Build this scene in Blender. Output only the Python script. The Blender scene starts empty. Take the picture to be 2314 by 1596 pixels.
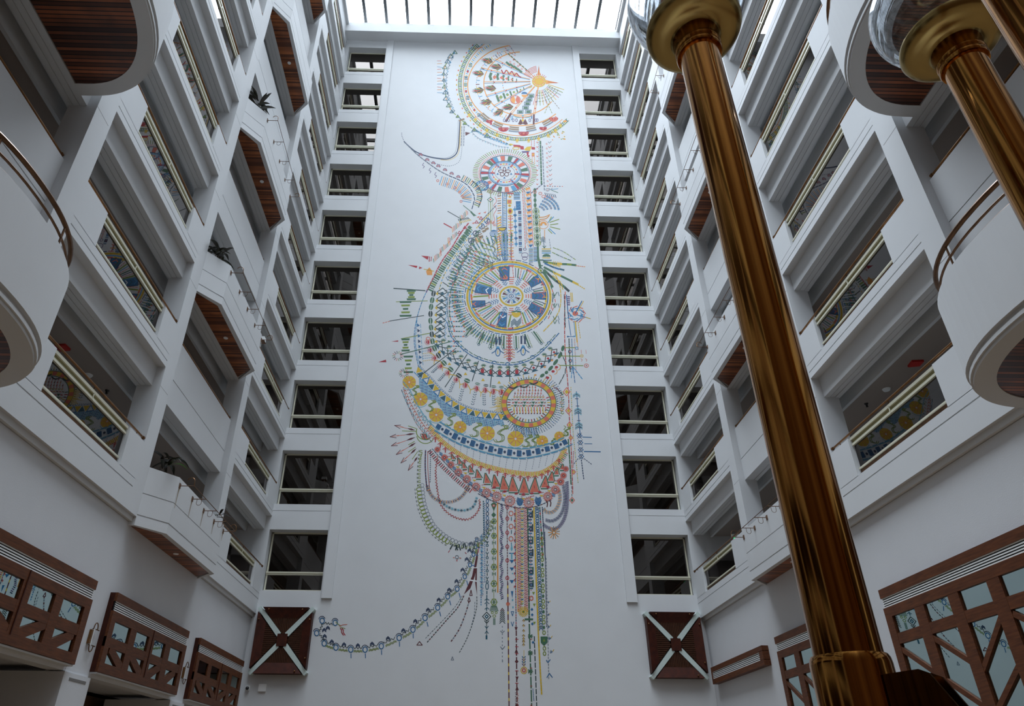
import bpy, math, random
from mathutils import Vector, Matrix
random.seed(7)
# ------------------------------------------------------------------ camera
scene = bpy.context.scene
COL = scene.collection
YAW, PITCH, ROLL, FPX = 0.02309, 0.52372, 0.00615, 1544.236
CXP, CYP, IW, IH = 1086.366, 870.24, 2314.0, 1596.0
_cy, _sy, _cp, _sp = math.cos(YAW), math.sin(YAW), math.cos(PITCH), math.sin(PITCH)
FWD = Vector((_sy*_cp, _cy*_cp, _sp))
_r0 = Vector((_cy, -_sy, 0)); _u0 = _r0.cross(FWD)
RGT = _r0*math.cos(ROLL) + _u0*math.sin(ROLL)
UPV = -_r0*math.sin(ROLL) + _u0*math.cos(ROLL)
cam_data = bpy.data.cameras.new('camera')
cam = bpy.data.objects.new('camera', cam_data); COL.objects.link(cam)
m = Matrix((RGT, UPV, -FWD)).transposed().to_4x4()
cam.matrix_world = m
cam_data.sensor_width = 36; cam_data.sensor_fit = 'HORIZONTAL'
cam_data.lens = FPX*36/IW
cam_data.shift_x = (IW/2-CXP)/IW; cam_data.shift_y = (CYP-IH/2)/IW
cam_data.clip_start = 0.02; cam_data.clip_end = 300
scene.camera = cam
# ------------------------------------------------------------------ measures of the atrium (metres, camera at the origin)
WL, WR, D = -7.19, 8.343, 24.725          # side faces and end wall
FLOOR, ROOF = -1.62, 38.3
FRONT = -6.72
PITCHZ = 3.2
BM, PB, PT = 7.965, 5.282, 6.50           # first storey: opening top, parapet bottom, parapet top
# ------------------------------------------------------------------ light
SKY_P, SKY_S = 2.6, 19.0
world = bpy.data.worlds.new('world'); scene.world = world; world.use_nodes = True
wn = world.node_tree; bg = wn.nodes['Background']
bg.inputs[0].default_value = (0.845, 0.93, 1.0, 1)
# overcast sky, brightest overhead
_tc = wn.nodes.new('ShaderNodeTexCoord'); _sx = wn.nodes.new('ShaderNodeSeparateXYZ'); wn.links.new(_tc.outputs['Generated'], _sx.inputs[0])
_mx = wn.nodes.new('ShaderNodeMath'); _mx.operation = 'MAXIMUM'; _mx.inputs[1].default_value = 0.02; wn.links.new(_sx.outputs['Z'], _mx.inputs[0])
_pw = wn.nodes.new('ShaderNodeMath'); _pw.operation = 'POWER'; _pw.inputs[1].default_value = SKY_P; wn.links.new(_mx.outputs[0], _pw.inputs[0])
_ml = wn.nodes.new('ShaderNodeMath'); _ml.operation = 'MULTIPLY'; _ml.inputs[1].default_value = SKY_S; wn.links.new(_pw.outputs[0], _ml.inputs[0])
_sk = wn.nodes.new('ShaderNodeMath'); _sk.operation = 'MULTIPLY_ADD'; _sk.inputs[1].default_value = -0.85; _sk.inputs[2].default_value = 1.0; wn.links.new(_sx.outputs['X'], _sk.inputs[0])
_m2 = wn.nodes.new('ShaderNodeMath'); _m2.operation = 'MULTIPLY'; wn.links.new(_ml.outputs[0], _m2.inputs[0]); wn.links.new(_sk.outputs[0], _m2.inputs[1])
_sy2 = wn.nodes.new('ShaderNodeMath'); _sy2.operation = 'MULTIPLY_ADD'; _sy2.inputs[1].default_value = 0.42; _sy2.inputs[2].default_value = 1.0; wn.links.new(_sx.outputs['Y'], _sy2.inputs[0])
_m3 = wn.nodes.new('ShaderNodeMath'); _m3.operation = 'MULTIPLY'; wn.links.new(_m2.outputs[0], _m3.inputs[0]); wn.links.new(_sy2.outputs[0], _m3.inputs[1])
wn.links.new(_m3.outputs[0], bg.inputs[1])
pl = bpy.data.lights.new('skylight_portal', 'AREA'); pl.shape = 'RECTANGLE'
pl.size = WR-WL+0.2; pl.size_y = D-FRONT-1.0
pl.cycles.is_portal = True
plo = bpy.data.objects.new('skylight_portal', pl); COL.objects.link(plo)
plo.location = ((WL+WR)/2, (D+FRONT)/2, ROOF+0.25)
scene.view_settings.view_transform = 'Standard'; scene.view_settings.look = 'None'
scene.view_settings.gamma = 1; scene.view_settings.use_curve_mapping = False
scene.view_settings.exposure = 0.15
scene.cycles.max_bounces = 12; scene.cycles.diffuse_bounces = 7; scene.cycles.glossy_bounces = 5
scene.cycles.transmission_bounces = 8; scene.cycles.transparent_max_bounces = 16
scene.cycles.caustics_reflective = False; scene.cycles.caustics_refractive = False
scene.cycles.sample_clamp_indirect = 8
# ------------------------------------------------------------------ materials
def new_mat(name):
    mt = bpy.data.materials.new(name); mt.use_nodes = True
    nt = mt.node_tree; nt.nodes.clear()
    out = nt.nodes.new('ShaderNodeOutputMaterial')
    return mt, nt, out
def principled(name, col, rough=0.6, metal=0.0, noise=0.0, nscale=3.0, bump=0.0, bscale=60.0, stretch=None, col2=None, spec=0.5):
    mt, nt, out = new_mat(name)
    b = nt.nodes.new('ShaderNodeBsdfPrincipled'); nt.links.new(b.outputs[0], out.inputs[0])
    b.inputs['Roughness'].default_value = rough; b.inputs['Metallic'].default_value = metal
    b.inputs['Specular IOR Level'].default_value = spec
    b.inputs['Base Color'].default_value = (*col, 1)
    tc = nt.nodes.new('ShaderNodeTexCoord'); src = tc.outputs['Object']
    if stretch:
        mp = nt.nodes.new('ShaderNodeMapping'); mp.inputs['Scale'].default_value = stretch
        nt.links.new(src, mp.inputs[0]); src = mp.outputs[0]
    if noise > 0 or col2:
        n = nt.nodes.new('ShaderNodeTexNoise'); n.inputs['Scale'].default_value = nscale; n.inputs['Detail'].default_value = 5
        nt.links.new(src, n.inputs['Vector'])
        rp = nt.nodes.new('ShaderNodeValToRGB'); nt.links.new(n.outputs[0], rp.inputs[0])
        c2 = col2 if col2 else tuple(c*(1-noise) for c in col)
        rp.color_ramp.elements[0].position = 0.3; rp.color_ramp.elements[1].position = 0.7
        rp.color_ramp.elements[0].color = (*c2, 1); rp.color_ramp.elements[1].color = (*col, 1)
        nt.links.new(rp.outputs[0], b.inputs['Base Color'])
    if bump > 0:
        n2 = nt.nodes.new('ShaderNodeTexNoise'); n2.inputs['Scale'].default_value = bscale
        nt.links.new(tc.outputs['Object'], n2.inputs['Vector'])
        bp = nt.nodes.new('ShaderNodeBump'); bp.inputs['Strength'].default_value = bump; bp.inputs['Distance'].default_value = 0.01
        nt.links.new(n2.outputs[0], bp.inputs['Height']); nt.links.new(bp.outputs[0], b.inputs['Normal'])
    return mt
def glass_thin(name, tint, gloss_col, base, rough=0.0):
    mt, nt, out = new_mat(name)
    t = nt.nodes.new('ShaderNodeBsdfTransparent'); t.inputs[0].default_value = (*tint, 1)
    g = nt.nodes.new('ShaderNodeBsdfGlossy'); g.inputs[0].default_value = (*gloss_col, 1); g.inputs['Roughness'].default_value = rough
    gm = nt.nodes.new('ShaderNodeNewGeometry'); dt = nt.nodes.new('ShaderNodeVectorMath'); dt.operation = 'DOT_PRODUCT'
    nt.links.new(gm.outputs['Incoming'], dt.inputs[0]); nt.links.new(gm.outputs['Normal'], dt.inputs[1])
    def mth(op, a, b=None, v=None):
        n = nt.nodes.new('ShaderNodeMath'); n.operation = op; nt.links.new(a, n.inputs[0])
        if v is not None: n.inputs[1].default_value = v
        return n
    ab = mth('ABSOLUTE', dt.outputs['Value']); om = nt.nodes.new('ShaderNodeMath'); om.operation = 'SUBTRACT'; om.inputs[0].default_value = 1; nt.links.new(ab.outputs[0], om.inputs[1])
    pw5 = mth('POWER', om.outputs[0], v=5.0)
    ma = nt.nodes.new('ShaderNodeMath'); ma.operation = 'MULTIPLY_ADD'; ma.inputs[1].default_value = .9-base if base < .9 else .1; ma.inputs[2].default_value = base; ma.use_clamp = True
    nt.links.new(pw5.outputs[0], ma.inputs[0])
    mx = nt.nodes.new('ShaderNodeMixShader'); nt.links.new(ma.outputs[0], mx.inputs[0])
    nt.links.new(t.outputs[0], mx.inputs[1]); nt.links.new(g.outputs[0], mx.inputs[2]); nt.links.new(mx.outputs[0], out.inputs[0])
    return mt
def slat_mat(name, axis, period, colA, colB, gap=0.16):
    mt, nt, out = new_mat(name)
    b = nt.nodes.new('ShaderNodeBsdfPrincipled'); nt.links.new(b.outputs[0], out.inputs[0]); b.inputs['Roughness'].default_value = 0.42
    tc = nt.nodes.new('ShaderNodeTexCoord')
    sp = nt.nodes.new('ShaderNodeSeparateXYZ'); nt.links.new(tc.outputs['Object'], sp.inputs[0])
    dv = nt.nodes.new('ShaderNodeMath'); dv.operation = 'DIVIDE'; dv.inputs[1].default_value = period
    nt.links.new(sp.outputs[axis], dv.inputs[0])
    fl = nt.nodes.new('ShaderNodeMath'); fl.operation = 'FLOOR'; nt.links.new(dv.outputs[0], fl.inputs[0])
    fc = nt.nodes.new('ShaderNodeMath'); fc.operation = 'FRACT'; nt.links.new(dv.outputs[0], fc.inputs[0])
    wnz = nt.nodes.new('ShaderNodeTexWhiteNoise'); wnz.noise_dimensions = '1D'; nt.links.new(fl.outputs[0], wnz.inputs['W'])
    ns = nt.nodes.new('ShaderNodeTexNoise'); ns.inputs['Scale'].default_value = 2.2; nt.links.new(tc.outputs['Object'], ns.inputs['Vector'])
    mxv = nt.nodes.new('ShaderNodeMath'); mxv.operation = 'MULTIPLY'; nt.links.new(wnz.outputs[0], mxv.inputs[0]); nt.links.new(ns.outputs[0], mxv.inputs[1])
    rp = nt.nodes.new('ShaderNodeValToRGB'); nt.links.new(mxv.outputs[0], rp.inputs[0])
    rp.color_ramp.elements[0].color = (*colA, 1); rp.color_ramp.elements[1].color = (*colB, 1); rp.color_ramp.elements[1].position = 0.6
    lt = nt.nodes.new('ShaderNodeMath'); lt.operation = 'LESS_THAN'; lt.inputs[1].default_value = gap; nt.links.new(fc.outputs[0], lt.inputs[0])
    mx = nt.nodes.new('ShaderNodeMix'); mx.data_type = 'RGBA'
    nt.links.new(lt.outputs[0], mx.inputs[0]); nt.links.new(rp.outputs[0], mx.inputs[6]); mx.inputs[7].default_value = (0.004, 0.002, 0.002, 1)
    nt.links.new(mx.outputs[2], b.inputs['Base Color'])
    return mt
M = {}
M['plaster'] = principled('white_plaster', (0.62, 0.63, 0.64), 0.75, noise=0.03, nscale=1.1, bump=0.05, bscale=90)
M['plaster_low'] = principled('white_wall_paint', (0.62, 0.63, 0.65), 0.7, noise=0.03, nscale=1.5, bump=0.15, bscale=60)
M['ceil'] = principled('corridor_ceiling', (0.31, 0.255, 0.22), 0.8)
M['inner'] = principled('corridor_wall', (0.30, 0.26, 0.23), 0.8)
M['trim'] = principled('cream_aluminium', (0.64, 0.62, 0.49), 0.35, spec=0.6)
M['olive'] = principled('olive_rail', (0.30, 0.28, 0.13), 0.4)
M['bronze'] = principled('bronze_rail', (0.16, 0.075, 0.03), 0.35, metal=0.6, noise=0.4, nscale=8)
M['handrail'] = principled('brass_handrail', (0.25, 0.115, 0.04), 0.3, metal=0.7, noise=0.4, nscale=6)
M['brass'] = principled('polished_brass', (0.56, 0.27, 0.06), 0.11, metal=1.0, col2=(0.17, 0.055, 0.012), nscale=3.0, stretch=(38, 38, 0.25))  # dark upright streaks in the colour stand in for reflections of dark surroundings
M['brass_dull'] = principled('brushed_brass', (0.42, 0.30, 0.11), 0.24, metal=0.95, noise=0.3, nscale=5)
M['wood'] = principled('varnished_wood', (0.135, 0.042, 0.014), 0.5, col2=(0.065, 0.020, 0.007), nscale=5, stretch=(6, 0.6, 6), spec=0.25)
M['wood_dark'] = principled('dark_teak', (0.065, 0.014, 0.006), 0.5, col2=(0.03, 0.007, 0.004), nscale=6, spec=0.2)
M['wood_grille'] = principled('lattice_wood', (0.07, 0.026, 0.012), 0.5, noise=0.4, nscale=14, spec=0.2)
M['soffit'] = slat_mat('slatted_soffit', 1, 0.062, (0.08, 0.020, 0.007), (0.50, 0.155, 0.045))
M['soffit_curved'] = slat_mat('slatted_soffit_wide', 1, 0.075, (0.03, 0.010, 0.007), (0.36, 0.11, 0.045), 0.22)
M['mirror'] = glass_thin('teal_mirror_glass', (0.03, 0.04, 0.04), (0.62, 0.78, 0.78), 0.72, 0.0)
M['dark_glass'] = glass_thin('dark_screen_glass', (0.10, 0.11, 0.11), (0.7, 0.8, 0.8), 0.10, 0.0)
M['window_glass'] = glass_thin('bronze_window_glass', (0.13, 0.10, 0.085), (0.74, 0.67, 0.62), 0.12, 0.0)
M['infill_glass'] = glass_thin('balustrade_glass', (0.07, 0.06, 0.058), (0.85, 0.80, 0.77), 0.085, 0.0)
M['roof_glass'] = glass_thin('roof_glass', (0.97, 0.98, 1.0), (1, 1, 1), 0.0, 0.0)
M['roof_metal'] = principled('dark_roof_metal', (0.06, 0.065, 0.07), 0.5)
M['groove'] = principled('groove_shadow_gap', (0.18, 0.17, 0.16), 0.9)
M['strip'] = principled('pale_metal_strip', (0.62, 0.72, 0.68), 0.35, metal=0.2, noise=0.12, nscale=30)
M['white'] = principled('white_enamel', (0.82, 0.83, 0.83), 0.45)
M['black'] = principled('black_plastic', (0.01, 0.01, 0.012), 0.4)
M['red'] = principled('red_plastic', (0.45, 0.015, 0.012), 0.5)
M['rust'] = principled('rusty_iron', (0.17, 0.085, 0.04), 0.75, noise=0.5, nscale=40)
M['rust_stain'] = principled('rust_stain', (0.40, 0.33, 0.24), 0.8, noise=0.2, nscale=30)
M['leaf'] = principled('dark_leaf', (0.022, 0.032, 0.016), 0.35, col2=(0.03, 0.018, 0.014), nscale=12)
M['leaf_bright'] = principled('bright_leaf', (0.10, 0.30, 0.04), 0.4)
M['stem'] = principled('plant_stem', (0.05, 0.035, 0.025), 0.7)
M['soil'] = principled('planter_soil', (0.03, 0.02, 0.015), 0.9)
M['floor'] = principled('polished_stone_floor', (0.12, 0.08, 0.05), 0.25, col2=(0.20, 0.15, 0.10), nscale=1.5)
M['front'] = principled('dark_timber_wall', (0.16, 0.075, 0.030), 0.45, col2=(0.035, 0.016, 0.009), nscale=1.2, stretch=(9, 1, 0.25))
def emit(name, col, s):
    mt, nt, out = new_mat(name); e = nt.nodes.new('ShaderNodeEmission'); e.inputs[0].default_value = (*col, 1); e.inputs[1].default_value = s
    nt.links.new(e.outputs[0], out.inputs[0]); return mt
M['lamp'] = emit('downlight_lens', (1.0, 0.97, 0.92), 0.75)
M['green'] = emit('green_exit_lamp', (0.02, 1.0, 0.3), 1.2)
def globe_mat():
    mt, nt, out = new_mat('clear_globe_glass')
    g = nt.nodes.new('ShaderNodeBsdfGlass'); g.inputs['IOR'].default_value = 1.45; g.inputs['Roughness'].default_value = 0.0
    g.inputs[0].default_value = (0.93, 0.95, 0.97, 1)
    d = nt.nodes.new('ShaderNodeBsdfDiffuse'); d.inputs[0].default_value = (0.55, 0.58, 0.62, 1)
    tc = nt.nodes.new('ShaderNodeTexCoord'); mp = nt.nodes.new('ShaderNodeMapping'); mp.inputs['Scale'].default_value = (14, 14, 60); mp.inputs['Rotation'].default_value = (0.5, 0.6, 0.2)
    n = nt.nodes.new('ShaderNodeTexNoise'); n.inputs['Scale'].default_value = 2.0; n.inputs['Detail'].default_value = 8
    rp = nt.nodes.new('ShaderNodeValToRGB'); rp.color_ramp.elements[0].position = 0.5; rp.color_ramp.elements[1].position = 0.75
    rp.color_ramp.elements[0].color = (0.03, 0.03, 0.03, 1); rp.color_ramp.elements[1].color = (0.4, 0.4, 0.4, 1)
    mx = nt.nodes.new('ShaderNodeMixShader')
    nt.links.new(tc.outputs['Object'], mp.inputs[0]); nt.links.new(mp.outputs[0], n.inputs['Vector']); nt.links.new(n.outputs[0], rp.inputs[0])
    nt.links.new(rp.outputs[0], mx.inputs[0]); nt.links.new(g.outputs[0], mx.inputs[1]); nt.links.new(d.outputs[0], mx.inputs[2]); nt.links.new(mx.outputs[0], out.inputs[0])
    return mt
M['globe'] = globe_mat()
# ------------------------------------------------------------------ mesh helpers
class MB:
    def __init__(s): s.v = []; s.f = []; s.mi = []; s.cur = 0; s.smooth = []
    def quad(s, a, b, c, d): n = len(s.v); s.v += [a, b, c, d]; s.f.append((n, n+1, n+2, n+3)); s.mi.append(s.cur)
    def poly(s, pts): n = len(s.v); s.v += list(pts); s.f.append(tuple(range(n, n+len(pts)))); s.mi.append(s.cur)
    def box(s, x0, x1, y0, y1, z0, z1):
        x0, x1 = min(x0, x1), max(x0, x1); y0, y1 = min(y0, y1), max(y0, y1); z0, z1 = min(z0, z1), max(z0, z1)
        n = len(s.v)
        s.v += [(x0,y0,z0),(x1,y0,z0),(x1,y1,z0),(x0,y1,z0),(x0,y0,z1),(x1,y0,z1),(x1,y1,z1),(x0,y1,z1)]
        for q in ((0,3,2,1),(4,5,6,7),(0,1,5,4),(1,2,6,5),(2,3,7,6),(3,0,4,7)):
            s.f.append(tuple(n+i for i in q)); s.mi.append(s.cur)
    def prism(s, pts, z0, z1):
        """plan polygon (x,y) extruded in z"""
        a = sum(pts[i][0]*pts[(i+1)%len(pts)][1]-pts[(i+1)%len(pts)][0]*pts[i][1] for i in range(len(pts)))
        if a < 0: pts = pts[::-1]
        n = len(s.v); k = len(pts)
        s.v += [(x,y,z0) for x,y in pts]+[(x,y,z1) for x,y in pts]
        s.f.append(tuple(n+i for i in range(k))[::-1]); s.f.append(tuple(n+k+i for i in range(k))); s.mi += [s.cur]*2
        for i in range(k):
            j = (i+1) % k; s.f.append((n+i, n+j, n+k+j, n+k+i)); s.mi.append(s.cur)
    def band(s, outer, inner, z0, z1):
        """wall strip between two matching open plan polylines"""
        for i in range(len(outer)-1):
            s.prism([outer[i], outer[i+1], inner[i+1], inner[i]], z0, z1)
    def yzprism(s, pts, x0, x1):
        a = sum(pts[i][0]*pts[(i+1)%len(pts)][1]-pts[(i+1)%len(pts)][0]*pts[i][1] for i in range(len(pts)))
        if a < 0: pts = pts[::-1]
        x0, x1 = min(x0,x1), max(x0,x1)
        n = len(s.v); k = len(pts)
        s.v += [(x0,y,z) for y,z in pts]+[(x1,y,z) for y,z in pts]
        s.f.append(tuple(n+i for i in range(k))[::-1]); s.f.append(tuple(n+k+i for i in range(k))); s.mi += [s.cur]*2
        for i in range(k):
            j = (i+1) % k; s.f.append((n+i, n+j, n+k+j, n+k+i)); s.mi.append(s.cur)
    def tube(s, pts, r, n=8, caps=True):
        pts = [Vector(p) for p in pts]; rr = r if isinstance(r, (list, tuple)) else [r]*len(pts)
        base = len(s.v); prev = None
        for i, p in enumerate(pts):
            t = (pts[min(i+1, len(pts)-1)]-pts[max(i-1, 0)]).normalized()
            if prev is None: a = t.orthogonal().normalized()
            else: a = (prev-t*prev.dot(t)).normalized()
            prev = a; b = t.cross(a)
            for k in range(n):
                an = 2*math.pi*k/n; q = p+(a*math.cos(an)+b*math.sin(an))*rr[i]; s.v.append(tuple(q))
        for i in range(len(pts)-1):
            for k in range(n):
                k2 = (k+1) % n
                s.f.append((base+i*n+k, base+i*n+k2, base+(i+1)*n+k2, base+(i+1)*n+k)); s.mi.append(s.cur)
        if caps:
            s.f.append(tuple(base+k for k in range(n))[::-1]); s.mi.append(s.cur)
            e = base+(len(pts)-1)*n; s.f.append(tuple(e+k for k in range(n))); s.mi.append(s.cur)
    def lathe(s, prof, cx, cy, n=64):
        base = len(s.v)
        for r, z in prof:
            for k in range(n):
                an = 2*math.pi*k/n; s.v.append((cx+r*math.cos(an), cy+r*math.sin(an), z))
        for i in range(len(prof)-1):
            for k in range(n):
                k2 = (k+1) % n
                s.f.append((base+i*n+k, base+i*n+k2, base+(i+1)*n+k2, base+(i+1)*n+k)); s.mi.append(s.cur)
    def ball(s, c, r, nu=16, nv=10):
        prof = [(max(1e-5, r*math.sin(math.pi*j/nv)), c[2]-r*math.cos(math.pi*j/nv)) for j in range(nv+1)]
        s.lathe(prof, c[0], c[1], nu)
    def build(s, name, mats, parent=None, origin=None, smooth=False):
        me = bpy.data.meshes.new(name)
        v = s.v
        if origin: v = [(a-origin[0], b-origin[1], c-origin[2]) for a, b, c in v]
        me.from_pydata(v, [], s.f)
        mats = mats if isinstance(mats, (list, tuple)) else [mats]
        for mm in mats: me.materials.append(mm)
        if len(mats) > 1: me.polygons.foreach_set('material_index', s.mi)
        if smooth:
            me.polygons.foreach_set('use_smooth', [True]*len(me.polygons))
            me.update()
            try: me.set_sharp_from_angle(angle=math.radians(40))
            except Exception: pass
        me.update()
        o = bpy.data.objects.new(name, me); COL.objects.link(o)
        if origin: o.location = origin
        o['_w'] = tuple(origin) if origin else (0.0, 0.0, 0.0)
        if parent:
            o.parent = parent; o.location = Vector(o['_w'])-Vector(parent['_w'])
        return o
def struct(o): o['kind'] = 'structure'; return o
def thing(name, label, cat, loc, group=None):
    o = bpy.data.objects.new(name, None); COL.objects.link(o); o.location = loc; o.empty_display_size = 0.1
    o['label'] = label; o['category'] = cat; o['_w'] = tuple(loc)
    if group: o['group'] = group
    return o
def tag(o, label, cat, group=None):
    o['label'] = label; o['category'] = cat
    if group: o['group'] = group
    return o
ORD = ['lowest', 'second', 'third', 'fourth', 'fifth', 'sixth', 'seventh', 'eighth', 'ninth', 'topmost']
def storey(k): return ORD[k]+' gallery'+('' if k in (0, 9) else ' up')
SIDES = (('left', WL, -1), ('right', WR, 1))
# ------------------------------------------------------------------ the shell
BAYS = [(-6.2, -1.52, 'flat'), (-1.0, 3.68, 'infill'), (4.2, 8.88, 'curve'), (9.4, 14.084, 'infill'), (14.6, 19.3, 'angular'), (19.8, D, 'infill')]
NOTCH = {9.4: (10.24, 13.33), 19.8: (20.77, 23.76), -1.0: (-0.2, 2.9)}
PIERS = [(8.88, 9.4), (14.084, 14.6), (19.3, 19.8), (3.68, 4.2), (-1.52, -1.0), (-6.72, -6.2)]
GR = 5.447
def side_wall(name, W, s):
    mb = MB()
    def B(d0, d1, y0, y1, z0, z1): mb.box(W+s*d0, W+s*d1, y0, y1, z0, z1)
    for k in range(10):
        h = PITCHZ*k; b = 4.765+h
        B(.20, .33, FRONT, D, b, 5.45+h); B(.33, .345, FRONT, D, b+.02, 5.45+h); B(.345, .46, FRONT, D, b+.006, 5.45+h)
        B(.46, .475, FRONT, D, b+.02, 5.45+h); B(.475, .59, FRONT, D, b, 5.45+h)
        for y0, y1, ty in BAYS:
            if ty == 'infill':
                n0, n1 = NOTCH[y0]; zb = 4.95 if k == 0 else PB+h
                B(0, .215, y0, y1, zb, GR-.012+h)
                B(.022, .2, y0, y1, GR-.02+h, GR+.02+h)
                B(0, .2, y0, y1, GR+.012+h, 5.64+h)
                B(0, .2, y0, n0, 5.63+h, PT+h); B(0, .2, n1, y1, 5.63+h, PT+h)
            elif k % 2 == 1 or ty == 'flat':
                B(.19, .4, y0, y1, b-.004, GR-.012+h); B(.212, .4, y0, y1, GR-.02+h, GR+.02+h)
                B(.19, .41, y0, y1, GR+.012+h, PT+h)
            else:
                B(.23, .4, y0, y1, b+.1, 5.46+h)
    B(.2, .6, FRONT, D, BM+28.8, ROOF); B(.05, .6, FRONT, D, ROOF-.25, ROOF)
    for y0, y1 in PIERS: B(0, .55, y0, y1, 4.95, ROOF)
    mb.cur = 1
    for y0, y1 in PIERS[:3]:
        for k in range(9): B(-.0012, .01, y0+.0, y1-.06, BM+PITCHZ*k-.004, BM+PITCHZ*k+.004)
    mb.cur = 0
    # ledge under the first gallery
    B(.004, .19, FRONT, D-.002, 4.954, 5.3); B(.07, .21, FRONT, D-.002, 4.84, 4.96)
    return mb
for nm, W, s in SIDES:
    struct(side_wall('wall_'+nm, W, s).build('wall_'+nm, [M['plaster'], M['groove']]))
    # corridor slabs, ceilings and inner wall
    mb = MB()
    for k in range(11):
        h = PITCHZ*k
        mb.box(W+s*.59, W+s*2.6, FRONT, D+3, 5.1+h, 5.45+h)
    struct(mb.build('floor_gallery_'+nm, M['plaster']))
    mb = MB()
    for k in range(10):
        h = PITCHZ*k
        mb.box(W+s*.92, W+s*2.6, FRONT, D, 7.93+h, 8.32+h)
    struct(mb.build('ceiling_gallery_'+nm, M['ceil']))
    mb = MB()
    for k in range(10):
        h = PITCHZ*k
        mb.box(W+s*.84, W+s*.92, FRONT, D, 7.89+h, 8.32+h)
    struct(mb.build('trim_'+('1' if s < 0 else '2'), M['plaster']))
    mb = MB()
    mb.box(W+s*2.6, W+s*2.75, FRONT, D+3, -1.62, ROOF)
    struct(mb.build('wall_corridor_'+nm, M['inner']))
    # lower wall
    mb = MB()
    def B(d0, d1, y0, y1, z0, z1): mb.box(W+s*d0, W+s*d1, y0, y1, z0, z1)
    B(.14, .5, FRONT, D, 3.26, 4.83)
    if s < 0:
        cols = [(13.77, 14.66), (19.03, 19.92), (24.2, D), (8.9, 9.3), (3.7, 4.6), (-1.5, -.6), (FRONT, -5.8)]
        for a, b in cols: B(.14, .5, a, b, FLOOR, 3.26)
        for a, b in cols: B(.09, 1.7, a-.1, min(b+.03, D), FLOOR, 1.68)
        B(.145, .42, FRONT, D-.003, 1.70, 1.84); B(.5, .8, FRONT, D, 1.86, 2.1)
        B(.8, 1.9, FRONT, D, 1.80, 2.1)
        mb.cur = 1
        for a, b in cols[:2]: B(.085, .1, a+.12, b-.12, 1.55, 1.60)
        B(1.9, 2.6, FRONT, D, 1.72, 2.1)
    else:
        for a, b in [(13.72, 14.66), (19.0, D), (8.5, 9.4), (3.3, 4.2), (-1.9, -1.0), (FRONT, -5.8)]: B(.14, .5, a, b, FLOOR, 3.26)
    struct(mb.build('wall_lower_'+nm, [M['plaster_low'], M['groove']]))
    mb = MB()
    mb.box(W+s*1.9, W+s*2.0, FRONT, D, FLOOR, 3.3); mb.box(W+s*.5, W+s*2.6, FRONT, D, 3.3, 3.4)
    struct(mb.build('wall_lobby_'+nm, M['front'] if s < 0 else M['inner']))
# end wall with the mural
mb = MB()
XA, XB = -5.04, 6.19
mb.box(WL-2.7, WR+2.7, D, D+.12, FLOOR, 5.70)
mb.box(XA, XB, D, D+.45, 5.70, ROOF)
mb.box(WL, XA, D, D+.45, 5.70, 5.75); mb.box(XB, WR, D, D+.45, 5.70, 5.75)
for k in range(10):
    h = PITCHZ*k
    for a, b in ((WL, XA), (XB, WR)):
        z1 = 5.75+h+PITCHZ if k < 9 else ROOF
        mb.box(a, b, D, D+.45, BM+h, GR+.035+h+PITCHZ if k < 9 else ROOF)
        if k < 9: mb.box(a, b, D+.018, D+.45, GR+.03+h+PITCHZ, GR+.06+h+PITCHZ); mb.box(a, b, D, D+.45, GR+.055+h+PITCHZ, z1)
# returns behind the side faces
mb.box(WL-.55, WL-.001, D, D+.45, 5.7, ROOF); mb.box(WR+.001, WR+.55, D, D+.45, 5.7, ROOF)
mb.box(WL-2.7, WL-.55, D+.02, D+.45, 5.7, ROOF); mb.box(WR+.55, WR+2.7, D+.02, D+.45, 5.7, ROOF)

struct(mb.build('wall_back', M['plaster']))
mb = MB()
mb.box(-4.99, -4.62, D-.07, D, 5.49, 37.4); mb.box(5.80, 6.18, D-.07, D, 5.47, 37.4)
struct(mb.build('trim_3', M['plaster']))
# cornice at the top of the end wall
mb = MB(); mb.box(WL-.2, WR+.2, D-.62, D, 37.4, 37.95); mb.box(WL-.2, WR+.2, D-.55, D, 37.95, ROOF)
struct(mb.build('trim_4', M['plaster']))
# rooms behind the end-wall windows
mb = MB()
mb.box(WL-2.7, WR+2.7, D+3, D+3.1, FLOOR, ROOF)
for k in range(11): mb.box(WL-2.6, WR+2.6, D+.45, D+3, 5.2+PITCHZ*k, 5.45+PITCHZ*k)
struct(mb.build('wall_rear_corridor', M['inner']))
# front wall behind the camera
mb = MB(); mb.box(WL-2.7, WR+2.7, FRONT-.3, FRONT, FLOOR, 13.0)
struct(mb.build('wall_front_lower', M['front']))
mb = MB()
for k in range(3, 11):
    z = 12.95+PITCHZ*(k-3); mb.box(WL-.6, WR+.6, FRONT-.3, FRONT, z, min(z+1.3, ROOF))
for i in range(6): x = WL+(WR-WL)*i/5; mb.box(x-.35, x+.35, FRONT-.3, FRONT, 12.95, ROOF)
struct(mb.build('wall_front', M['plaster']))
mb = MB(); mb.box(WL-2.7, WR+2.7, FRONT-.5, FRONT-.4, 12, ROOF)
struct(mb.build('wall_front_inner', M['inner']))
mb = MB(); mb.box(WL-2.8, WR+2.8, FRONT-.5, D+3.1, FLOOR-.2, FLOOR)
struct(mb.build('floor', M['floor']))
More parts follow.
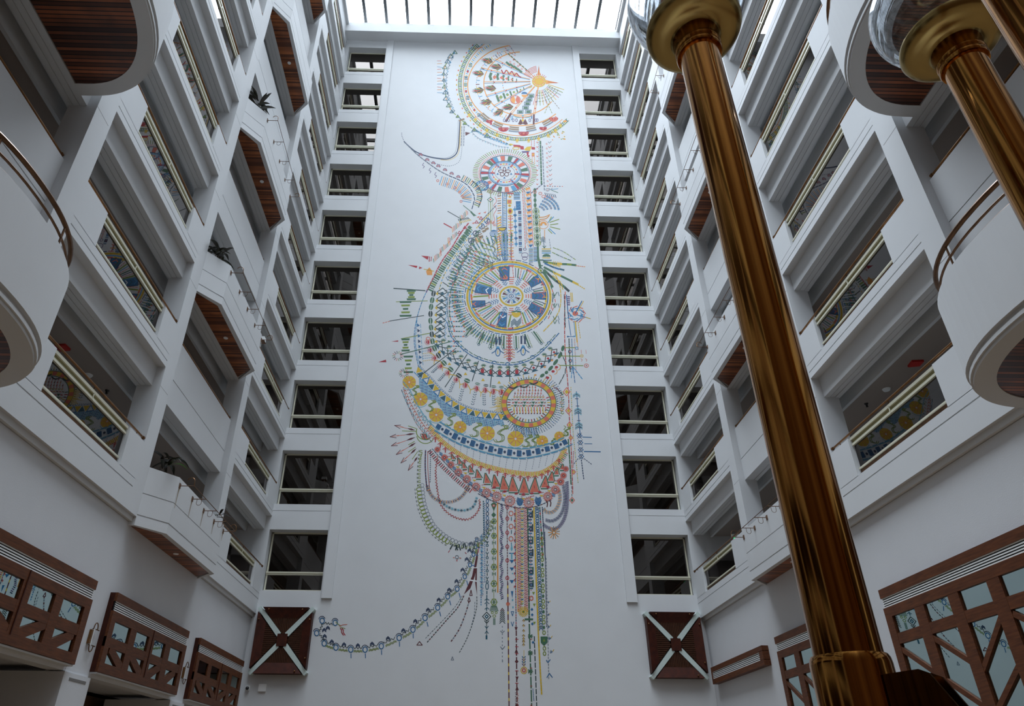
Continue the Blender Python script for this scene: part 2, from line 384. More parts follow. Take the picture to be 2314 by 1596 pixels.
# roof lights
mb = MB()
for i in range(15): x = -7.6+1.24*i-1.24*0; mb.box(x-.085, x+.085, FRONT, D+.5, 38.72, 38.98) if x < WR+1.2 else None
for j in range(5): y = FRONT+.5+7.75*j; mb.box(WL-.6, WR+.6, y-.06, y+.06, 38.74, 38.99)
sk = struct(mb.build('window_roof_frame', M['roof_metal']))
mb = MB(); mb.box(WL-.6, WR+.6, FRONT-.3, D+.6, 38.985, 39.0)
struct(mb.build('window_roof_glazing', M['roof_glass'], parent=sk))
mb = MB()
for (a, b, c, e) in ((WL-2.8, WL-.2, FRONT-.5, D+3.1), (WR+.2, WR+2.8, FRONT-.5, D+3.1)): mb.box(a, b, c, e, ROOF, ROOF+.7)
mb.box(WL-2.8, WR+2.8, D+.02, D+3.1, ROOF, ROOF+.2); mb.box(WL-2.8, WR+2.8, FRONT-.5, FRONT, ROOF, ROOF+.7)
struct(mb.build('ceiling', M['plaster']))
# end-wall windows
DY = D+.38
def window(i, a, b, k):
    h = PITCHZ*k; z0, z1 = 5.80+h, BM+h
    fr = MB(); t = .055
    fr.box(a, a+t, DY-.03, DY+.03, z0, z1); fr.box(b-t, b, DY-.03, DY+.03, z0, z1)
    fr.box(a, b, DY-.03, DY+.03, z1-t, z1); fr.box(a, b, DY-.05, DY+.03, z0, z0+.05)
    w = fr.build('window_%d' % i, M['trim']); struct(w)
    tr = MB(); tr.box(a, b, DY-.09, DY+.03, 6.44+h, 6.49+h); tr.box(a, b, DY-.06, DY+.02, 6.38+h, 6.44+h)
    tr.build('transom', M['trim'], parent=w)
    p = MB(); p.quad((a+t, DY, z0+.05), (b-t, DY, z0+.05), (b-t, DY, z1-t), (a+t, DY, z1-t))
    p.build('pane', M['window_glass'], parent=w)
n = 1
for k in range(10):
    window(n, WL+.03, XA, k); window(n+1, XB, WR-.03, k); n += 2
# ------------------------------------------------------------------ glass balustrades set in the parapets
def balustrade(W, s, nm, y0, y1, k, where):
    h = PITCHZ*k; org = (W+s*.1, (y0+y1)/2, 5.7+h)
    t = thing('glass_balustrade', 'cream-framed glass balustrade, %s wall, %s, %s' % (nm, storey(k), where), 'balustrade', org, 'glass panels in the gallery parapets')
    def R(name, d0, d1, z0, z1, mat='trim'):
        mb = MB(); mb.box(W+s*d0, W+s*d1, y0+.005, y1-.005, z0+h, z1+h); return mb.build(name, M[mat], parent=t, origin=(W+s*.1, (y0+y1)/2, z0+h))
    R('top_rail', .05, .11, 6.46, 6.52); R('rail_channel', .09, .13, 6.38, 6.46, 'olive'); R('middle_rail', .06, .12, 6.33, 6.38)
    R('bottom_rail', .06, .12, 5.775, 5.81); R('sill_channel', .09, .13, 5.645, 5.775, 'bronze')
    mb = MB(); x = W+s*.10; mb.quad((x, y0+.01, 5.80+h), (x, y1-.01, 5.80+h), (x, y1-.01, 6.33+h), (x, y0+.01, 6.33+h))
    mb.build('pane', M['infill_glass'], parent=t, origin=(x, (y0+y1)/2, 5.8+h))
    mb = MB(); mb.box(W+s*.05, W+s*.06, (y0+y1)/2-.012, (y0+y1)/2+.012, 6.33+h, 6.48+h); mb.build('clamp', M['trim'], parent=t)
def handrail(W, s, nm, y0, y1, k, d, where):
    h = PITCHZ*k; z = 6.60+h; x = W+s*(d+.05); org = (x, (y0+y1)/2, z)
    t = thing('handrail', 'brass handrail on parapet, %s wall, %s, %s' % (nm, storey(k), where), 'handrail', org, 'gallery handrails')
    mb = MB(); mb.tube([(x, y0+.02, z), (x, y1-.05, z)], .024, 10); mb.build('rail', M['handrail'], parent=t, smooth=True)
    n = 3 if y1-y0 > 3 else 2
    for i in range(n):
        y = y0+.35+(y1-y0-.7)*i/(n-1)
        mb = MB(); mb.tube([(x, y, z-.02), (x+s*.01, y, z-.075)], .011, 6); mb.build('bracket', M['handrail'], parent=t)
    mb = MB(); mb.tube([(x, y1-.05, z), (x, y1-.004, z)], .038, 12); mb.build('flange', M['handrail'], parent=t, smooth=True)
for nm, W, s in SIDES:
    for k in range(10):
        balustrade(W, s, nm, 10.24, 13.33, k, 'wide bay')
        balustrade(W, s, nm, 20.77, 23.76, k, 'corner bay')
        handrail(W, s, nm, 9.4, 14.084, k, 0, 'wide bay')
        handrail(W, s, nm, 19.8, D, k, 0, 'corner bay')
        if k % 2 == 1: handrail(W, s, nm, 14.6, 19.3, k, .2, 'angular balcony bay')
        if k in (1, 3): handrail(W, s, nm, 4.2, 8.88, k, .2, 'curved balcony bay')
# ------------------------------------------------------------------ angular balconies
def plan(W, s, pts): return [(W+s*d, y) for d, y in pts]
def balcony(W, s, nm, k):
    h = PITCHZ*k; b = 4.765+h; top = 6.12+h
    if k == 0: pass
    t = thing('balcony', 'angular white balcony with timber underside, %s wall, %s' % (nm, storey(k)), 'balcony', (W, 16.95, b), 'angular balconies')
    def ring(o): # offset inwards by o from the outer face
        return plan(W, s, [(.215, 14.602), (-.0+o*.25, 14.602+o*.9), (-.47+o, 15.2+o*.45), (-.47+o, 18.68-o*.45), (.215, 19.296-o*.35)]) if o else plan(W, s, [(.215, 14.602), (.0, 14.602), (-.47, 15.2), (-.47, 18.68), (.215, 19.296)])
    out, inn = ring(0), ring(.12)
    mb = MB()
    lv = [b, 4.985+h, 5.0+h, 5.485+h, 5.50+h, top]
    g = ring(.022)
    mb.band(out, inn, b, 4.98+h); mb.band(g, inn, 4.98+h, 5.01+h); mb.band(out, inn, 5.01+h, 5.485+h); mb.band(g, inn, 5.485+h, 5.505+h); mb.band(out, inn, 5.505+h, top)
    mb.build('parapet', M['plaster'], parent=t)
    mb = MB(); mb.prism(ring(.05), b+.06, b+.2)
    w = mb.build('deck', M['plaster'], parent=t)
    sp = plan(W, s, [(.20, 14.75), (.08, 14.70), (-.345, 15.24), (-.345, 18.63), (.20, 19.12)])
    mb = MB(); mb.prism(sp, b+.015, b+.05); w = mb.build('timber_soffit', M['soffit'], parent=t)
    mb = MB(); mb.band(out, ring(.125), b-.004, b)
    mb.build('soffit_rim', M['plaster'], parent=t)
    cx = W-s*.09; cyl = MB(); cyl.lathe([(.001, b+.004), (.045, b+.004), (.062, b+.002), (.066, b+.016)], cx, 16.86, 24)
    cyl.build('downlight', M['white'], parent=t, smooth=True)
    mb = MB(); mb.prism([(W+s*.2, 14.7)]+[inn[1], inn[2], inn[3]]+[(W+s*.2, 19.1)], top-.35, top-.30); mb.build('planter_soil', M['soil'], parent=t)
    return t
def wall_hooks(W, s, nm, k):
    h = PITCHZ*k; z = 5.95+h; xf = W-s*.47; xo = W-s*.81
    t = thing('hanging_rail', 'thin rusty rail on rods, %s wall angular balcony, %s' % (nm, storey(k)), 'rail', (xf, 17.0, z), 'iron rails on the balcony fronts')
    ys = [15.3, 16.17, 17.02, 17.87, 18.70] if nm == 'left' else [15.25, 16.1, 16.95, 17.8, 18.62]
    mb = MB(); mb.tube([(xo, ys[0], z), (xo, ys[-1], z)], .009, 6)
    mb.build('rail', M['rust'], parent=t)
    for y in ys:
        mb = MB(); mb.tube([(xf, y, z), (xo, y, z)], .010, 6); r = mb.build('rod', M['rust'], parent=t)
        mb = MB(); mb.box(xf-s*.012, xf+s*.006, y-.045, y+.045, z-.06, z+.06); mb.build('fixing_plate', M['rust'], parent=r)
    for y in ys[1:4]:
        mb = MB(); mb.tube([(xf-s*.12, y, z)]+[(xf-s*(.18-.06*math.cos(a)), y, z-.10-.06*math.sin(a)) for a in [i*math.pi/8 for i in range(9)]]+[(xf-s*.24, y, z)], .006, 6)
        mb.build('loop', M['rust'], parent=t)
    for y, dy in ((ys[0], -1), (ys[-1], 1)):
        mb = MB(); mb.tube([(xo, y, z)]+[(xo+s*.09-s*.09*math.cos(a), y+dy*.02, z+.10+.10*math.sin(a)) for a in [i*math.pi/8 for i in range(8)]], .009, 6)
        mb.build('hook', M['handrail'], parent=t)
    for i, y in enumerate(ys):
        mb = MB(); L = .55-.07*i; yy = y
        mb.poly([(xf-s*.002, yy-.03, z-.06), (xf-s*.002, yy+.03, z-.06), (xf-s*.002, yy+.010, z-L), (xf-s*.002, yy-.010, z-L)])
        if k == 0 and nm == 'left': mb.build('rust_stain', M['rust_stain'], parent=t)
for nm, W, s in SIDES:
    for k in range(0, 10, 2): balcony(W, s, nm, k)
    for k in ((0, 2, 4) if nm == 'left' else (0, 2, 4, 6)): wall_hooks(W, s, nm, k)
# ------------------------------------------------------------------ curved balconies
def curved_balcony(W, s, nm, k):
    h = PITCHZ*k; b = 4.765+h; top = 6.12+h; yc = 6.45
    t = thing('curved_balcony', 'rounded white balcony with bronze rails, %s wall, %s' % (nm, storey(k)), 'balcony', (W, yc, b), 'rounded balconies')
    def el(o, n=40, a=1.80, bb=2.24, cut=.2):
        pts = []
        for i in range(n+1):
            an = math.pi*i/n
            c, sn = math.cos(an), math.sin(an)
            r = 1.0
            # rounded, slightly square shape
            e = 2/2.25
            px = (abs(sn)**e)*(a-o); py = (abs(c)**e)*(bb-o)*(1 if c > 0 else -1)
            pts.append((W-s*px, yc+py))
        return [(W+s*cut, pts[0][1])]+pts+[(W+s*cut, pts[-1][1])]
    mb = MB(); o0, oi = el(0), el(.14)
    mb.band(el(.05), oi, b, b+.05); mb.band(el(.02), oi, b+.05, b+.10); mb.band(el(.06), oi, b+.10, b+.17); mb.band(el(.0), oi, b+.17, top)
    mb.build('parapet', M['plaster'], parent=t)
    mb = MB(); q = el(.16); mb.band(el(.045), el(.30), b-.004, b+.04); mb.build('soffit_ring', M['plaster'], parent=t)
    mb = MB(); mb.prism(el(.27, cut=.18), b+.012, b+.07); mb.build('timber_soffit', M['soffit_curved'], parent=t)
    mb = MB(); mb.prism(el(.10), b+.08, b+.3); mb.build('deck', M['plaster'], parent=t)
    mb = MB(); mb.tube([(x, y, top+.45) for x, y in el(.10)[1:-1]], .034, 8); mb.build('top_rail', M['bronze'], parent=t, smooth=True)
    mb = MB(); mb.tube([(x, y, top+.24) for x, y in el(.10)[1:-1]], .018, 8); mb.build('middle_rail', M['bronze'], parent=t, smooth=True)
    mb = MB(); mb.tube([(x, y, top+.02) for x, y in el(.05)[1:-1]], .022, 6); mb.build('bottom_rail', M['bronze'], parent=t, smooth=True)
    pts = el(.10)[1:-1]
    for i in (6, 16, 24, 34):
        x, y = pts[i]; mb = MB(); mb.tube([(x, y, top-.01), (x, y, top+.45)], .015, 6); mb.build('post', M['bronze'], parent=t)
for nm, W, s in SIDES:
    for k in (0, 2): curved_balcony(W, s, nm, k)
# ------------------------------------------------------------------ timber screens on the lower side walls
def screen(W, s, nm, y0, y1, zb, panes, label, dark=0, tall=False, dfront=-.02):
    """y0 far edge > y1 near edge is allowed; panes = list of (ya, yb); cells leaf by leaf"""
    x0 = W+s*dfront; x1 = W+s*.16
    yn, yf = min(y0, y1), max(y0, y1)
    t = thing('timber_screen', label, 'screen', (W, (yn+yf)/2, zb), None)
    def R(name, ya, yb, z0, z1, mat='wood', d0=0, d1=.055):
        mb = MB(); mb.box(x0+s*d0, x0+s*d1, ya, yb, z0, z1); return mb.build(name, M[mat], parent=t, origin=(x0, (ya+yb)/2, z0))
    R('header_board', yn, yf, 3.16, 3.33)
    lv = MB(); lv.box(x0+s*.03, x0+s*.04, yn+.02, yf-.02, 2.97, 3.17); lb = lv.build('vent', M['black'], parent=t)
    sl = MB()
    for i in range(5): sl.box(x0+s*.012, x0+s*.02, yn+.03, yf-.03, 2.975+.041*i, 2.995+.041*i)
    sl.build('vent_blades', M['white'], parent=lb)
    R('top_board', yn, yf, 2.79, 2.97)
    zs = zb if tall else 1.98
    R('side_stile', yn, yn+.2, zs, 2.79); R('side_stile', yf-.22, yf, zs, 2.79)
    ps = sorted(panes)
    R('middle_board', yn, yf, 2.28, 2.47, d0=.004)
    for i in range(len(ps)-1): R('mullion', ps[i][1], ps[i+1][0], zb, 2.8, d0=.002)
    if not tall: R('bottom_board', yn, yf, zb, 1.98)
    zlow = zb if tall else 1.97
    # braces
    mid = (yn+yf)/2
    br = MB()
    if not tall:
        for a, b in ps:
            c = (a+b)/2
            # from the outer top corner to the inner bottom corner
            ya, yb = (a, b) if c < mid else (b, a)
            w = .13; sg = 1 if yb > ya else -1
            br.yzprism([(ya, 2.30), (ya+sg*w*1.5, 2.30), (yb, 1.99+.09), (yb, 1.96), (yb-sg*w*1.5, 1.96), (ya, 2.30-.10)], x0+s*.006, x0+s*.05)
    else:
        def bar(p, q, w=.09):
            v = Vector((q[0]-p[0], q[1]-p[1])); nrm = Vector((-v.y, v.x)).normalized()*w*.5
            br.yzprism([(p[0]+nrm.x, p[1]+nrm.y), (q[0]+nrm.x, q[1]+nrm.y), (q[0]-nrm.x, q[1]-nrm.y), (p[0]-nrm.x, p[1]-nrm.y)], x0+s*.006, x0+s*.11)
        m2 = ps[len(ps)//2][0]-.11 if len(ps) % 2 == 0 else mid
        bar((yf-.15, 2.22), (yf-1.1, 1.60)); bar((yf-1.22, 2.22), (yf-2.15, 1.60))
        bar((yf-2.98, 2.22), (yf-2.2, 1.56)); bar((yf-3.05, 1.56), (yf-2.2, .96)); bar((yf-1.15, 1.56), (yf-2.1, .96))
        bar((yf-3.25, 2.22), (yn+.15, 1.60)); bar((yf-3.1, 1.56), (yn+.1, .96)); bar((yf-.15, 1.56), (yf-1.1, .96))
        bar((yf-.2, .9), (yf-2.1, -.3)); bar((yf-2.2, -.3), (yn+.2, .9))
    br.build('braces', M['wood'], parent=t)
    mb = MB(); mb.box(x0+s*.054, W+s*.16, yn, yn+.03, zb, 3.33); mb.box(x0+s*.054, W+s*.16, yf-.03, yf, zb, 3.33); mb.box(x0+s*.054, W+s*.16, yn+.03, yf-.03, 3.30, 3.33); mb.box(x0+s*.054, W+s*.16, yn+.03, yf-.03, zb, zb+.03)
    mb.build('casing', M['wood_dark'], parent=t)
    # glass behind
    i = 0
    for a, b in ps:
        p = MB(); x = x0+s*.035; p.quad((x, a-.03, 2.44), (x, b+.03, 2.44), (x, b+.03, 2.82), (x, a-.03, 2.82))
        p.build('pane', M['dark_glass'] if i < dark else M['mirror'], parent=t, origin=(x, a, 2.44)); i += 1
        p = MB(); x = x0+s*.04; p.quad((x, a-.03, zlow-.02), (x, b+.03, zlow-.02), (x, b+.03, 2.30), (x, a-.03, 2.30))
        p.build('lower_pane', M['mirror'], parent=t, origin=(x, a, zlow))
    if not tall:
        mb = MB(); mb.box(x0+s*.02, x0+s*.30, yn+.02, yf-.02, zb-.035, zb-.005); mb.build('sill_trim', M['plaster'], parent=t)
    mb = MB(); y = mid
    mb.box(x0-s*.012, x0+s*.01, y-.012, y+.012, zb+.15, 2.97)
    if not tall: mb.build('meeting_strip', M['wood_dark'], parent=t)
    return t
screen(WL, -1, 'left', 19.0, 14.66, 1.80, [(14.93, 15.65), (15.95, 16.65), (16.97, 17.65), (17.98, 18.63)], 'timber screen with white vent, middle of three on the left wall')
screen(WL, -1, 'left', 13.74, 9.34, 1.80, [(9.75, 10.45), (10.76, 11.45), (11.73, 12.47), (12.74, 13.44)], 'timber screen with white vent, nearest on the left wall, cut by picture edge')
screen(WL, -1, 'left', 24.26, 19.92, 1.80, [(20.2, 20.9), (21.2, 21.92), (22.22, 22.92), (23.22, 23.9)], 'timber screen with two dark upper panes, left wall beside the lattice light', dark=2)
screen(WR, 1, 'right', 13.74, 9.4, -1.0, [(9.75, 10.5), (10.79, 11.51), (11.79, 12.49), (12.78, 13.49)], 'tall timber glass screen with diagonal braces, right wall at picture edge', tall=True)
screen(WR, 1, 'right', 19.0, 14.66, -1.0, [(15.0, 15.76), (16.05, 16.77), (17.05, 17.75), (18.04, 18.75)], 'tall timber glass screen on the right wall partly behind brass post', tall=True)
# timber vent on the right wall
t = thing('wall_vent', 'narrow timber-framed white vent on the lower right wall near the corner', 'vent', (WR, 22.05, 2.75))
mb = MB(); mb.box(WR-.05, WR+.14, 19.85, 24.28, 3.13, 3.27); mb.box(WR-.05, WR+.14, 19.85, 24.28, 2.76, 2.91); mb.box(WR-.05, WR+.14, 19.85, 20.1, 2.9, 3.14); mb.box(WR-.05, WR+.14, 24.2, 24.28, 2.9, 3.14)
mb.build('frame', M['wood'], parent=t)
mb = MB(); mb.box(WR-.02, WR+.13, 20.1, 24.2, 2.9, 3.14); vb = mb.build('vent_back', M['black'], parent=t)
mb = MB()
for i in range(5): mb.box(WR-.035, WR-.028, 20.1, 24.2, 2.915+.047*i, 2.937+.047*i)
mb.build('vent_blades', M['white'], parent=vb)
# ------------------------------------------------------------------ square lattice lights on the end wall
def lattice(x0, x1, z0, z1, label):
    cx, cz = (x0+x1)/2, (z0+z1)/2; y = D; dp = .30
    t = thing('lattice_light', label, 'wall light', (cx, D, z0), 'square lattice lights on the end wall')
    hw, hh = (x1-x0)/2, (z1-z0)/2; g = .14; fw = .30
    def P3(x, z, yy): return (cx+x, yy, cz+z)
    for i in range(4):
        mb = MB()
        def rot(u, v): # u along side, v outward distance 0..1
            return ((u*hw, v*hh), (v*hw, u*hh), (u*hw, -v*hh), (-v*hw, u*hh))[i]
        go = g/hw
        a, b = -1+go, 1-go; vi = 1-fw/hw; a2, b2 = -vi+go, vi-go
        o = [rot(a, 1), rot(b, 1), rot(b2, vi), rot(a2, vi)]
        f = [P3(x, z, D-dp+.10 if j in (2, 3) else D-dp) for j, (x, z) in enumerate(o)]
        bk = [P3(x, z, D-.001) for x, z in o]
        n = len(mb.v); mb.v += f+bk
        for q in ((0,1,2,3), (4,7,6,5), (0,4,5,1), (1,5,6,2), (2,6,7,3), (3,7,4,0)): mb.f.append(tuple(n+j for j in q)); mb.mi.append(0)
        mb.build('frame_board', M['wood_dark'], parent=t)
        # lattice triangle
        mb = MB(); N = 22; st = 2*vi*hw/N
        for j in range(N+1):
            u = -vi+2*vi*j/N
            # bars running outward
            v0 = abs(u)+go*1.1
            v0 = max(v0, .12)
            if v0 < vi:
                p, q = rot(u, v0), rot(u, vi); w = .014
                xs = sorted((p[0], q[0])); zs = sorted((p[1], q[1]))
                mb.box(cx+xs[0]-w, cx+xs[1]+w, D-dp+.10, D-dp+.118, cz+zs[0]-w, cz+zs[1]+w)
            v = vi*j/N
            L = v-go*1.1
            if L > .02 and v > .12:
                p, q = rot(-L, v), rot(L, v); w = .011
                xs = sorted((p[0], q[0])); zs = sorted((p[1], q[1]))
                mb.box(cx+xs[0]-w, cx+xs[1]+w, D-dp+.112, D-dp+.128, cz+zs[0]-w, cz+zs[1]+w)
        mb.build('lattice', M['wood_grille'], parent=t)
    for sx in (-1, 1):
        for sz in (-1, 1):
            mb = MB(); w = .085
            a = Vector((.13*sx, .17*sz)); b = Vector((hw*sx, hh*sz)); v = (b-a).normalized(); nn = Vector((-v.y, v.x))*w
            pts = [a+nn, b+nn*.8, b, b-nn*.8, a-nn]
            n = len(mb.v); mb.v += [P3(p.x, p.y, D-dp+.085) for p in pts]+[P3(p.x, p.y, D-.002) for p in pts]
            k5 = 5; mb.f.append(tuple(n+j for j in range(5))); mb.mi.append(0)
            for j in range(5): mb.f.append((n+j, n+(j+1)%5, n+5+(j+1)%5, n+5+j)); mb.mi.append(0)
            mb.build('corner_strip', M['strip'], parent=t)
    mb = MB(); mb.box(cx-.17, cx+.17, D-dp+.06, D-.03, cz-.2, cz+.2); mb.build('centre_block', M['wood_dark'], parent=t)
    mb = MB(); mb.box(x0+.06, x1-.06, D-.03, D-.004, z0+.06, z1-.06); mb.build('back_board', M['black'], parent=t)
    for sx, sz in ((-.62, .93), (.62, .93), (-.93, .62), (.93, .62), (.93, -.55), (.62, -.93)):
        mb = MB(); mb.ball((cx+sx*hw, D-dp-.004, cz+sz*hh), .028, 10, 6); mb.build('stud', M['handrail'], parent=t, smooth=True)
YL = D
lattice(-7.09+.05, -5.18, 2.99, 5.12, 'square dark timber lattice light with pale diagonal strips, end wall left of the mural')
lattice(6.36, 8.25, 2.97, 5.10, 'square dark timber lattice light with pale diagonal strips, end wall right of the mural')
# ------------------------------------------------------------------ small fittings
def sconce(y, label):
    x = WL-.14; t = thing('wall_sconce', label, 'wall light', (x, y, 2.4), 'slim brass wall lights')
    mb = MB(); mb.box(x, x+.05, y-.08, y-.02, 2.26, 2.52); mb.build('brass_plate', M['handrail'], parent=t)
    mb = MB(); mb.tube([(x+.03, y+.01, 2.24), (x+.03, y+.01, 2.54)], .02, 10); mb.build('tube_lamp', M['white'], parent=t, smooth=True)
    for sg, zc in ((1, 2.54), (-1, 2.24)):
        mb = MB(); mb.tube([(x+.03, y-.04, zc)]+[(x+.05, y+.04-.08*math.cos(a), zc+sg*.12*math.sin(a)) for a in [i*math.pi/10 for i in range(11)]], .011, 6)
        sc_ = mb.build('scroll', M['bronze'], parent=t)
        mb = MB(); mb.tube([(x+.05, y+.06, zc), (x+.05, y+.19, zc)], .011, 6); mb.build('tip', M['bronze'], parent=sc_)
sconce(14.32, 'slim brass wall light on the left wall between the two nearest timber screens')
sconce(19.55, 'slim brass wall light on the left wall beside the far timber screen')
t = thing('security_camera', 'small black-lensed security camera on the end wall under the left lattice light', 'camera', (-7.05, D, 2.56))
mb = MB(); mb.box(-7.12, -6.99, D-.06, D, 2.50, 2.64); mb.build('mount', M['white'], parent=t)
mb = MB(); mb.ball((-7.05, D-.09, 2.56), .055, 16, 10); mb.build('lens', M['black'], parent=t, smooth=True)
t = MB(); t.box(-6.70, -6.45, D-.05, D, 2.47, 2.70); o = t.build('junction_box', M['white'], origin=(-6.57, D, 2.58)); tag(o, 'small square white box on the end wall below the left lattice light', 'box')
for nm, W, s in SIDES:
    x = W+s*1.42
    mb = MB(); yy = 12.41; mb.prism([(x-.13, yy-.09), (x+.11, yy-.12), (x+.13, yy+.08), (x-.10, yy+.13)], 7.88, 7.93)
    tag(mb.build('fire_alarm_sign', M['red'], origin=(x, yy, 7.9)), 'red plate on the %s lowest gallery ceiling' % nm, 'sign')
    mb = MB(); mb.lathe([(.001, 7.88), (.07, 7.885), (.09, 7.93)], x, 13.58, 20)
    tag(mb.build('smoke_detector', M['white'], origin=(x, 13.58, 7.9), smooth=True), 'round white smoke detector on the %s lowest gallery ceiling' % nm, 'detector')
    mb = MB(); mb.lathe([(.001, 7.83), (.03, 7.84), (.02, 7.88), (.05, 7.93)], x-s*.1, 14.3 if s > 0 else 14.3, 14)
    tag(mb.build('sprinkler', M['black'], origin=(x, 14.3, 7.9), smooth=True), 'tiny dark sprinkler on the %s lowest gallery ceiling' % nm, 'sprinkler')
t = thing('floodlight', 'small white floodlight on the left wall balcony edge, third gallery up', 'light', (-6.9, 18.9, 12.5))
mb = MB(); mb.box(-6.95, -6.72, 18.95, 19.15, 12.52, 12.66); mb.build('housing', M['white'], parent=t)
mb = MB(); mb.box(-6.96, -6.71, 18.93, 19.17, 12.50, 12.52); mb.build('lens_rim', M['bronze'], parent=t)
mb = MB(); mb.tube([(-6.83, 19.05, 12.3), (-6.83, 19.05, 12.52)], .015, 6); mb.build('stand', M['white'], parent=t)
t = thing('exit_light', 'small green emergency light in the lowest right gallery', 'light', (8.9, 22.0, 7.2))
mb = MB(); mb.box(9.0, 9.3, 22.2, 22.3, 7.08, 7.2); mb.build('housing', M['white'], parent=t)
mb = MB(); mb.ball((9.05, 22.17, 7.04), .03, 10, 6); mb.build('lamp', M['green'], parent=t)
# ------------------------------------------------------------------ planter plants
def plant(x, y, z, n, L, seed, label, bright=False, droop=.6):
    rnd = random.Random(seed)
    t = thing('planter_plant', label, 'plant', (x, y, z), 'plants in the balcony planters')
    mb = MB()
    for i in range(4):
        a = rnd.uniform(0, 6.28); mb.tube([(x+.05*i-.1, y+.06*i-.12, z-.03), (x+.05*i-.1+.05*math.cos(a), y+.06*i-.12+.05*math.sin(a), z+L*.5)], .012, 6)
    mb.build('stems', M['stem'], parent=t)
    for i in range(n):
        a = 2*math.pi*i/n+rnd.uniform(-.3, .3); l = L*rnd.uniform(.7, 1.15); up = rnd.uniform(.35, 1.15); w = .055*rnd.uniform(.8, 1.3)*L/.5
        c = Vector((x+rnd.uniform(-.1, .1), y+rnd.uniform(-.12, .12), z+L*rnd.uniform(.45, .95)))
        dr = Vector((math.cos(a), math.sin(a), 0)); sd = Vector((-math.sin(a), math.cos(a), 0))
        mb = MB(); rows = []
        for j in range(9):
            q = j/8; p = c+dr*l*q*(.9 if up > .6 else 1)+Vector((0, 0, l*(up*q-droop*q*q*1.3)))
            ww = w*math.sin(math.pi*min(1, .08+q*.92))**.8*(1-.3*q) if j < 8 else 0.002
            rows.append((p-sd*ww+Vector((0, 0, .15*ww)), p, p+sd*ww+Vector((0, 0, .15*ww))))
        for j in range(8):
            A, B_ = rows[j], rows[j+1]
            mb.quad(tuple(A[0]), tuple(A[1]), tuple(B_[1]), tuple(B_[0])); mb.quad(tuple(A[1]), tuple(A[2]), tuple(B_[2]), tuple(B_[1]))
        mb.build('leaf', M['leaf_bright'] if (bright and i in (2,)) else M['leaf'], parent=t, smooth=True)
plant(-7.0, 14.98, 6.02, 15, .50, 3, 'dark leafy plant with one bright green leaf, near end of the lowest left balcony', True)
plant(-6.95, 18.55, 6.02, 10, .40, 5, 'dark leafy plant at the far end of the lowest left balcony behind the iron rail')
plant(-7.0, 15.0, 12.42, 14, .50, 8, 'dark spiky plant at the near end of the left balcony, third gallery up')
plant(-7.0, 15.02, 18.80, 13, .55, 11, 'dark broad-leaved plant at the near end of the left balcony, fifth gallery up', droop=.35)
# ------------------------------------------------------------------ brass lamp post beside the camera
def polar(h, az): return (h*math.sin(math.radians(az)), h*math.cos(math.radians(az)))
P1, P2, P3_ = polar(1.262, 28.27), polar(1.726, 49.56), polar(1.20, 55.06)
t = thing('lamp_post', 'tall polished brass lamp post with clear glass globes in the right foreground', 'lamp post', (P3_[0], P3_[1], FLOOR))
R0 = .05
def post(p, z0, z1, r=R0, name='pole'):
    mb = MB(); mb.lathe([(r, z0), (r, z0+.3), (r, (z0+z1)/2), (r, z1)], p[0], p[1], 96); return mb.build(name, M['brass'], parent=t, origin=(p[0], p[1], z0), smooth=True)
def head(p, zt):
    prof = [(.0601, zt+.070), (.063, zt+.074), (.068, zt+.078),
            (.085, zt+.080), (.105, zt+.084), (.117, zt+.092), (.123, zt+.102), (.126, zt+.112), (.124, zt+.122), (.118, zt+.126), (.09, zt+.126), (.05, zt+.12)]
    mb = MB(); mb.lathe(prof, p[0], p[1], 96); c = mb.build('globe_holder', M['brass_dull'], parent=t, origin=(p[0], p[1], zt), smooth=True)
    mb = MB(); mb.lathe([(.050, zt), (.0565, zt-.002), (.0585, zt+.004), (.0585, zt+.012), (.0560, zt+.018), (.0590, zt+.024), (.0590, zt+.030), (.0570, zt+.034), (.0590, zt+.06), (.0605, zt+.071)], p[0], p[1], 96)
    mb.build('neck_ring', M['brass'], parent=c, origin=(p[0], p[1], zt), smooth=True)
    zc = zt+.262; R = .162
    mb = MB()
    th = [math.pi*j/40 for j in range(3, 41)]
    outp = [(max(1e-4, R*math.sin(a)), zc-R*math.cos(a)) for a in th]; inp = [(max(1e-4, (R-.006)*math.sin(a)), zc-(R-.006)*math.cos(a)) for a in th]
    mb.lathe(outp+inp[::-1]+[outp[0]], p[0], p[1], 64)
    g = mb.build('glass_globe', M['globe'], parent=t, origin=(p[0], p[1], zc), smooth=True)
    mb = MB(); mb.tube([(p[0], p[1], zt+.11), (p[0], p[1], zt+.19)], .018, 16); mb.build('lamp_holder', M['white'], parent=t)
for p in (P1, P2):
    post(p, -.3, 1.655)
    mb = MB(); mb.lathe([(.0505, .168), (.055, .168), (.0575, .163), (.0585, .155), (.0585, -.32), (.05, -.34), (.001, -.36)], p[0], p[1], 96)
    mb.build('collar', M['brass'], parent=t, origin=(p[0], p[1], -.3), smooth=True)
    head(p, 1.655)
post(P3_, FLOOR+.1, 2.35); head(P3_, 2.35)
mb = MB(); mb.lathe([(.001, FLOOR), (.24, FLOOR), (.24, FLOOR+.05), (.16, FLOOR+.09), (.09, FLOOR+.2), (.06, FLOOR+.35), (.05, FLOOR+.36)], P3_[0], P3_[1], 48)
mb.build('base', M['brass_dull'], parent=t, smooth=True)
